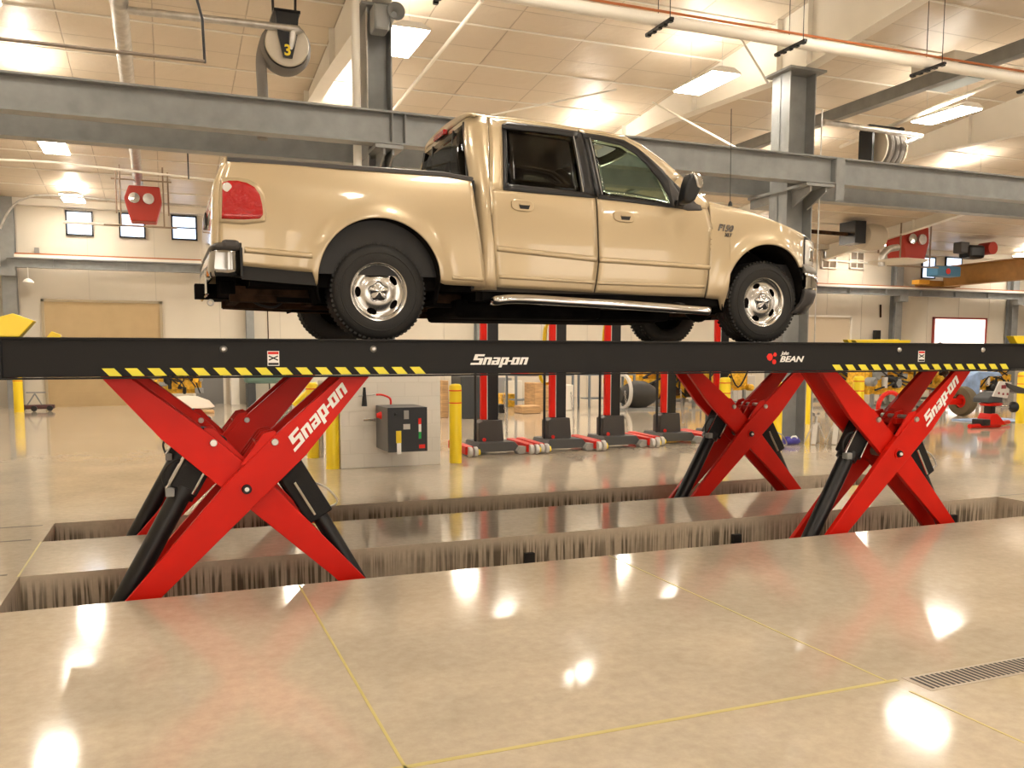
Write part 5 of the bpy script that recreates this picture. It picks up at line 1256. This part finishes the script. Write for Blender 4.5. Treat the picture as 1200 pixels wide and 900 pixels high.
# dark press machine near (690..720, 470)
c_ = aZ(740, 480)
e = thing('gearbox_unit', 'dark round gearbox with a pale wheel rim on the floor behind the third column lift', 'gearbox', (c_[0], c_[1], 0))
MB().lathe([(0, -.6), (.2, -.6), (.32, -.35), (.42, -.1), (.40, .2), (.25, .5), (0, .55)], (c_[0]+.2, c_[1], .43), 'X', 24).build('housing', mat('gear_dark', (.03, .028, .025), .5), e, smooth=True)
MB().lathe([(.44, -.04), (.52, -.04), (.52, .04), (.44, .04)], (c_[0]-.35, c_[1]-.1, .54), 'X', 32, close=True).build('wheel_rim', lgry, e, smooth=True)
MB().box(c_[0]-.5, c_[0]+.9, c_[1]-.3, c_[1]+.3, 0, .06).build('skid', stl, e)
def engine(px, py, s, seed, label, par_h=.35):
    rnd = random.Random(seed); b = aZ(px, py); x, y = b[0], b[1]
    e = thing('diesel_engine', label, 'engine', (x, y, 0), 'yellow diesel engines on stands')
    q = MB(); q.box(x-.6*s, x+.6*s, y-.3*s, y+.3*s, par_h, par_h+.5*s); q.box(x-.5*s, x+.5*s, y-.38*s, y-.28*s, par_h+.1*s, par_h+.42*s); q.build('engine_block', yel2, e, bevel=.03)
    hd_ = MB()
    for k in range(6): hd_.box(x-.58*s+k*.195*s, x-.42*s+k*.195*s, y-.2*s, y+.2*s, par_h+.5*s, par_h+.66*s)
    hd_.build('cylinder_head', yel2, e, bevel=.025)
    t_ = MB(); t_.tube([tuple(v) for v in spline([(x-.5*s, y-.36*s, par_h+.55*s), (x-.1*s, y-.42*s, par_h+.6*s), (x+.3*s, y-.42*s, par_h+.7*s), (x+.45*s, y-.2*s, par_h+.9*s)], 5)], .06*s, 12); t_.lathe([(.03*s, -.1*s), (.16*s, -.08*s), (.18*s, 0), (.16*s, .08*s), (.03*s, .1*s)], (x+.1*s, y-.45*s, par_h+.72*s), 'Y', 20); t_.build('turbo_manifold', rust if seed % 2 else yel2, e, smooth=True)
    MB().lathe([(0, -.06*s), (.2*s, -.06*s), (.2*s, .0), (.24*s, .0), (.24*s, .05*s), (0, .05*s)], (x-.68*s, y, par_h+.2*s), 'X', 26).build('flywheel', yel2, e, smooth=True)
    for k in range(2): MB().lathe([(0, -.11*s), (.06*s, -.11*s), (.06*s, .11*s), (0, .11*s)], (x-.3*s+k*.28*s, y-.42*s, par_h+.25*s), 'Z', 16).build('oil_filter', lgry if (seed % 3 == 0 and k == 0) else blkm, e, smooth=True)
    for k in range(16):
        ax = rnd.uniform(-.62, .62)*s; az = par_h+rnd.uniform(.0, .8)*s; mm = [yel2, yel2, blkm, rust, yel2, stl][rnd.randrange(6)]; w1 = rnd.uniform(.05, .12)*s
        if rnd.random() < .5: MB().lathe([(0, -.1*s), (w1*.6, -.1*s), (w1, -.06*s), (w1, .1*s), (0, .1*s)], (x+ax, y-.38*s, az), rnd.choice('XYZ'), 14).build('accessory', mm, e, smooth=True)
        else: MB().box(x+ax-w1, x+ax+w1, y-.46*s, y-.25*s, az-w1*.7, az+w1*.7).build('accessory', mm, e, bevel=.02)
    for k in range(3): MB().tube([tuple(v) for v in spline([(x+rnd.uniform(-.6, .6)*s, y-.45*s, par_h+rnd.uniform(0, .8)*s) for _ in range(4)], 5)], .02*s, 8).build('engine_hose', blkm, e, smooth=True)
    st_ = MB(); st_.box(x-.6*s, x+.6*s, y-.35*s, y-.28*s, .1, .18); st_.box(x-.6*s, x+.6*s, y+.28*s, y+.35*s, .1, .18)
    for sx in (-1, 1):
        for s2 in (-1, 1): st_.box(x+sx*.5*s-.04, x+sx*.5*s+.04, y+s2*.3*s-.04, y+s2*.3*s+.04, 0, par_h+.02)
    st_.build('engine_stand', stl, e)
    return e
engine(212, 478, 1.0, 1, 'yellow diesel engine against the back wall seen above the left scissor arm', .45)
engine(768, 474, 1.5, 2, 'yellow diesel engine behind the rightmost column lift', .2)
engine(800, 468, 1.5, 4, 'yellow diesel engine seen just right of the rightmost column lift mast', .3)
engine(842, 476, 1.3, 3, 'yellow diesel engine left of the far right scissor crossing', .5)
engine(960, 474, 1.4, 5, 'yellow diesel engine seen between the near right arms, left one', .55)
engine(1030, 482, 1.35, 6, 'yellow diesel engine with filters just right of the arms bollard', .5)
engine(1068, 478, 1.5, 7, 'yellow diesel engine behind the lettered right arm', .55)
engine(1100, 472, 1.5, 8, 'yellow diesel engine at the back left of the tractor wheel', .5)
engine(1150, 470, 1.2, 9, 'small yellow diesel engine under the blue hood', .4)
c_ = aZ(1042, 500)
tag(MB().lathe([(.34+.05*math.cos(a), .05*math.sin(a)) for a in [i*PI/4 for i in range(8)]], (c_[0], c_[1], .42), 'Y', 32, close=True).build('red_wheel_ring', redp, smooth=True), 'red ring wheel standing before the yellow engines at right', 'wheel')
c_ = aZ(1127, 487); 
e = thing('trailer_axle', 'dark tyre on a red hub beside the wheel balancer', 'axle', (c_[0], c_[1], 0))
MB().lathe([(.18, -.1), (.28, -.13), (.36, -.12), (.385, -.06), (.385, .06), (.36, .12), (.28, .13), (.18, .1)], (c_[0], c_[1], .385), 'X', 36, close=True).build('tyre', mat('dusty_tyre', (.12, .09, .05), .8), e, smooth=True)
MB().lathe([(0, -.04), (.19, -.04), (.19, .04), (0, .04)], (c_[0], c_[1], .385), 'X', 28).build('hub', redp, e, smooth=True)
MB().lathe([(0, -.16), (.06, -.16), (.06, -.04), (0, -.04)], (c_[0], c_[1], .385), 'X', 16).build('hub_cap', blkm, e, smooth=True)
MB().box(c_[0]-1.2, c_[0]-.05, c_[1]-.06, c_[1]+.06, .3, .46).build('axle_beam', redp, e, bevel=.01)
# blue hood and mat
p = [aY(x, y, 17.5) for x, y in ((1134, 452), (1137, 440), (1148, 435), (1172, 436), (1176, 441), (1160, 441), (1150, 446), (1148, 462), (1136, 463))]
e = tag(MB().prism([(a[0], a[2]) for a in p], 17.5, 18.3).build('machine_hood', lblu, bevel=.04), 'light blue curved machine hood behind the wheel balancer', 'hood')
a, b_ = aZ(1098, 491), aZ(1142, 497)
tag(MB().box(a[0], a[0]+1.5, b_[1], b_[1]+1.1, 0, .03).build('floor_mat', lblu, bevel=.01), 'flat light blue pad on the floor left of the wheel balancer', 'mat')
# wheel balancer
def P_(x, y, Y=13.7): return aY(x, y, Y)
YB_ = 13.7
e = thing('wheel_balancer', 'red and grey wheel balancer machine at the right edge', 'machine', (P_(1163, 500)[0], YB_, 0))
q = MB(); a = P_(1136, 499); b_ = P_(1171, 501); q.tube([(a[0], YB_, .05), (b_[0], YB_-.0, .05)], .05, 14); q.tube([(b_[0]-.25, YB_+.1, .06), (b_[0]+.9, YB_+.5, .06)], .05, 14); q.build('base_tube', redp, e, smooth=True)
c0 = P_(1162, 492)[0]
MB().prism([(c0-.22, .06), (c0-.08, .32), (c0+.08, .32), (c0+.38, .06)], YB_-.08, YB_+.25).build('pedestal', redp, e, bevel=.02)
MB().box(c0-.36, c0-.14, YB_-.1, YB_+.2, .06, .2).build('foot_pedal', blkm, e, bevel=.02)
MB().box(c0-.08, c0+.05, YB_-.05, YB_+.15, .3, .5).build('neck', blkm, e, bevel=.02)
MB().lathe([(0, -.03), (.2, -.03), (.24, .02), (.1, .05)], (c0-.05, YB_, .52), 'Z', 24).build('tray', redp, e, smooth=True)
mh = MB(); mh.prism([(c0-.3, .56), (c0-.3, .66), (c0-.1, .78), (c0+.12, .80), (c0+.12, .56)], YB_-.15, YB_+.25); mh.build('head_box', mat('cab_dark', (.05, .055, .06), .5), e, bevel=.02)
pn = MB().prism([P2 for P2 in [(P_(1154, 464)[0], P_(1154, 464)[2]), (P_(1171, 466)[0], P_(1171, 466)[2]), (P_(1176, 448)[0], P_(1176, 448)[2]), (P_(1162, 446)[0], P_(1162, 446)[2])]], YB_-.2, YB_-.17).build('control_panel', lgry, e)
dp = MB()
for (x, y, w_, h_) in ((1164, 451, 8, 5), (1160, 459, 3, 3), (1165, 460, 3, 3), (1170, 460, 3, 3)):
    c_ = P_(x, y); dp.box(c_[0], c_[0]+w_*.017, YB_-.205, YB_-.2, c_[2]-h_*.016, c_[2])
dp.build('panel_button', mat('brownred', (.25, .04, .05), .5), pn)
MB().prism([(P_(x, y)[0], P_(x, y)[2]) for x, y in ((1168, 448), (1190, 455), (1194, 458), (1190, 461), (1178, 459), (1170, 453))], YB_-.25, YB_+.1).build('wheel_guard', gpl, e, bevel=.02)
c_ = P_(1186, 477); MB().tube([(P_(1166, 476)[0], YB_, P_(1166, 476)[2]), (c_[0]-.1, YB_, c_[2])], .03, 12).build('spindle', chrome, e, smooth=True)
MB().lathe([(0, -.12), (.03, -.12), (.06, -.05), (.12, .02), (.12, .07), (0, .08)], (c_[0], YB_, c_[2]), 'X', 22).build('clamp_cone', blkm, e, smooth=True)
# jack stands
for k, (px, lab) in enumerate(((950, 'white jack stand with fork top, left of the pair'), (974, 'white jack stand, right of the pair'))):
    c_ = aZ(px, 519.5); x, y = c_[0], c_[1]-.12; m = mat('stand_white', (.6, .56, .5), .5)
    e = thing('jack_stand', lab, 'jack stand', (x, y, 0), 'white jack stands by the right column')
    for (sx, s2) in ((-1, -1), (1, -1), (-1, 1), (1, 1)): MB().bar((x+sx*.15, y+s2*.12, .01), (x+sx*.035, y+s2*.03, .36), .085, .014).build('leg', m, e)
    q = MB(); q.box(x-.05, x+.05, y-.04, y+.04, .33, .38); q.build('collar', m, e)
    MB().tube([(x, y, .35), (x, y, .52)], .025, 12).build('ratchet_post', gal, e, smooth=True); MB().prism([(x-.06, .56), (x-.05, .50), (x+.05, .50), (x+.06, .56), (x+.03, .53), (x-.03, .53)], y-.03, y+.03).build('saddle', gal, e)
c_ = aZ(927, 521)
e = thing('blue_jug', 'small blue plastic jug lying beside the white jack stands', 'jug', (c_[0], c_[1], 0))
MB().tube([(c_[0]-.14, c_[1], .075), (c_[0]-.10, c_[1], .075), (c_[0]+.12, c_[1], .07), (c_[0]+.18, c_[1], .05)], [.06, .075, .07, .03], 16).build('bottle_body', purp, e, smooth=True)
MB().tube([(c_[0]-.05, c_[1]-.05, .12), (c_[0]-.02, c_[1]-.05, .15), (c_[0]+.06, c_[1]-.05, .15), (c_[0]+.09, c_[1]-.05, .11)], .014, 8).build('handle', whd, e, smooth=True)
# bags on the floor near the left arms
c_ = aZ(222, 481)
tag(MB().lathe([(0, 0), (.55, .0), (.75, .10), (.6, .28), (.3, .40), (0, .43)], (c_[0]-.05, c_[1], 0), 'Z', 20).build('white_bag', mat('bag_cloth', (.7, .6, .5), .8, bump=(4, .8)), smooth=True), 'crumpled white bag on the floor left of the scissor crossing', 'bag')
c_ = aZ(228, 484); tag(MB().box(c_[0]-.7, c_[0]+.5, c_[1]-.4, c_[1]+.2, 0, .08).build('wooden_pallet', wood, bevel=.01), 'flat tan board in front of the white bag', 'board')
# green machine
e = thing('green_machine', 'dark green shop machine seen between the left arms', 'machine', (aZ(312, 476)[0], aZ(312, 476)[1], 0))
c_ = aZ(312, 476); x, y = c_[0], c_[1]
MB().box(x-.6, x+.9, y, y+.8, .7, 1.25).build('machine_body', mat('machine_green', (.12, .2, .17), .5), e, bevel=.1)
for xa1, xa2 in ((-.55, -.3), (.4, .8)): MB().box(x+xa1, x+xa2, y, y+.7, 0, .72).build('machine_leg', mat('cab_dark', (.05, .055, .06), .5), e, bevel=.03)
MB().tube([(x-.5, y-.1, 1.0), (x-.3, y-.2, 1.4)], .06, 10).build('lever', redd, e, smooth=True)
e = tag(MB().bar(aY(345, 476, 14.5), aY(372, 450, 14.5), .14, .12).build('yellow_guard_rail', yel, bevel=.02), 'slanted yellow guard rail seen through the left arms', 'guard rail')
# left floor jack cart
c_ = aZ(45, 482)
e = thing('floor_jack', 'low dark red floor jack near the tan roller door', 'floor jack', (c_[0], c_[1], 0))
x, y = c_[0], c_[1]
MB().box(x-.45, x+.4, y, y+.3, .06, .18).build('jack_body', mat('jack_dark', (.08, .03, .03), .5), e, bevel=.03)
q = MB(); q.tube([(x-.3, y+.1, .15), (x-.08, y+.1, .5)], .02, 8); q.tube([(x+.1, y+.1, .15), (x-.08, y+.1, .5)], .02, 8); q.tube([(x-.3, y+.1, .53), (x+.2, y+.1, .53)], .018, 8); q.build('handle', stl, e)
for s_ in (-.4, -.1, .3): MB().lathe([(0, -.03), (.08, -.03), (.08, .03), (0, .03)], (x+s_, y-.03, .08), 'Y', 16).build('caster', blkm, e, smooth=True)
bxt('wall_box', 12.5, 460, 18, 479, 29.3, .3, mat('box_brown', (.12, .06, .04), .5), 'dark brown cabinet behind the far left bollard', 'cabinet', .01)
bxt('junction_box', 40, 290, 46, 298, 29.58, .1, gry, 'small grey junction box above the wall crane rail', 'box', .01)
e = tag(MB().lathe([(.02, .12), (.1, .08), (.16, .0), (.0, .02)], aY(33, 331, 29.1), 'Z', 18).tube([aY(33, 331, 29.1), (aY(33, 331, 29.1)[0], 29.1, 4.16)], .02, 8).build('bell_lamp', wht, smooth=True), 'small white bell lamp hanging from the left end of the wall crane rail', 'lamp')
pipe('hanging_conduit', [aY(1032, 357, 29.66), aY(1032, 372, 29.66)], .04, rust, 'thin brown conduit on the back wall near the right bay', 'conduit')
bxt('wall_phone', 1027, 387, 1032, 402, 29.4, .2, blkm, 'black wall phone box above the far yellow stop', 'box', .02)
pipe('fire_pipe', [aY(313, 340, 29.62), (aY(313, 340, 29.62)[0], 29.62, 0)], .018, rust, 'thin brown pipe on the back wall below the truck bed', 'pipe')
# =================================================================== WORLD
w = bpy.data.worlds.new('world'); S.world = w; w.use_nodes = True
w.node_tree.nodes['Background'].inputs[0].default_value = (0.55, 0.7, 1, 1); w.node_tree.nodes['Background'].inputs[1].default_value = 0.6
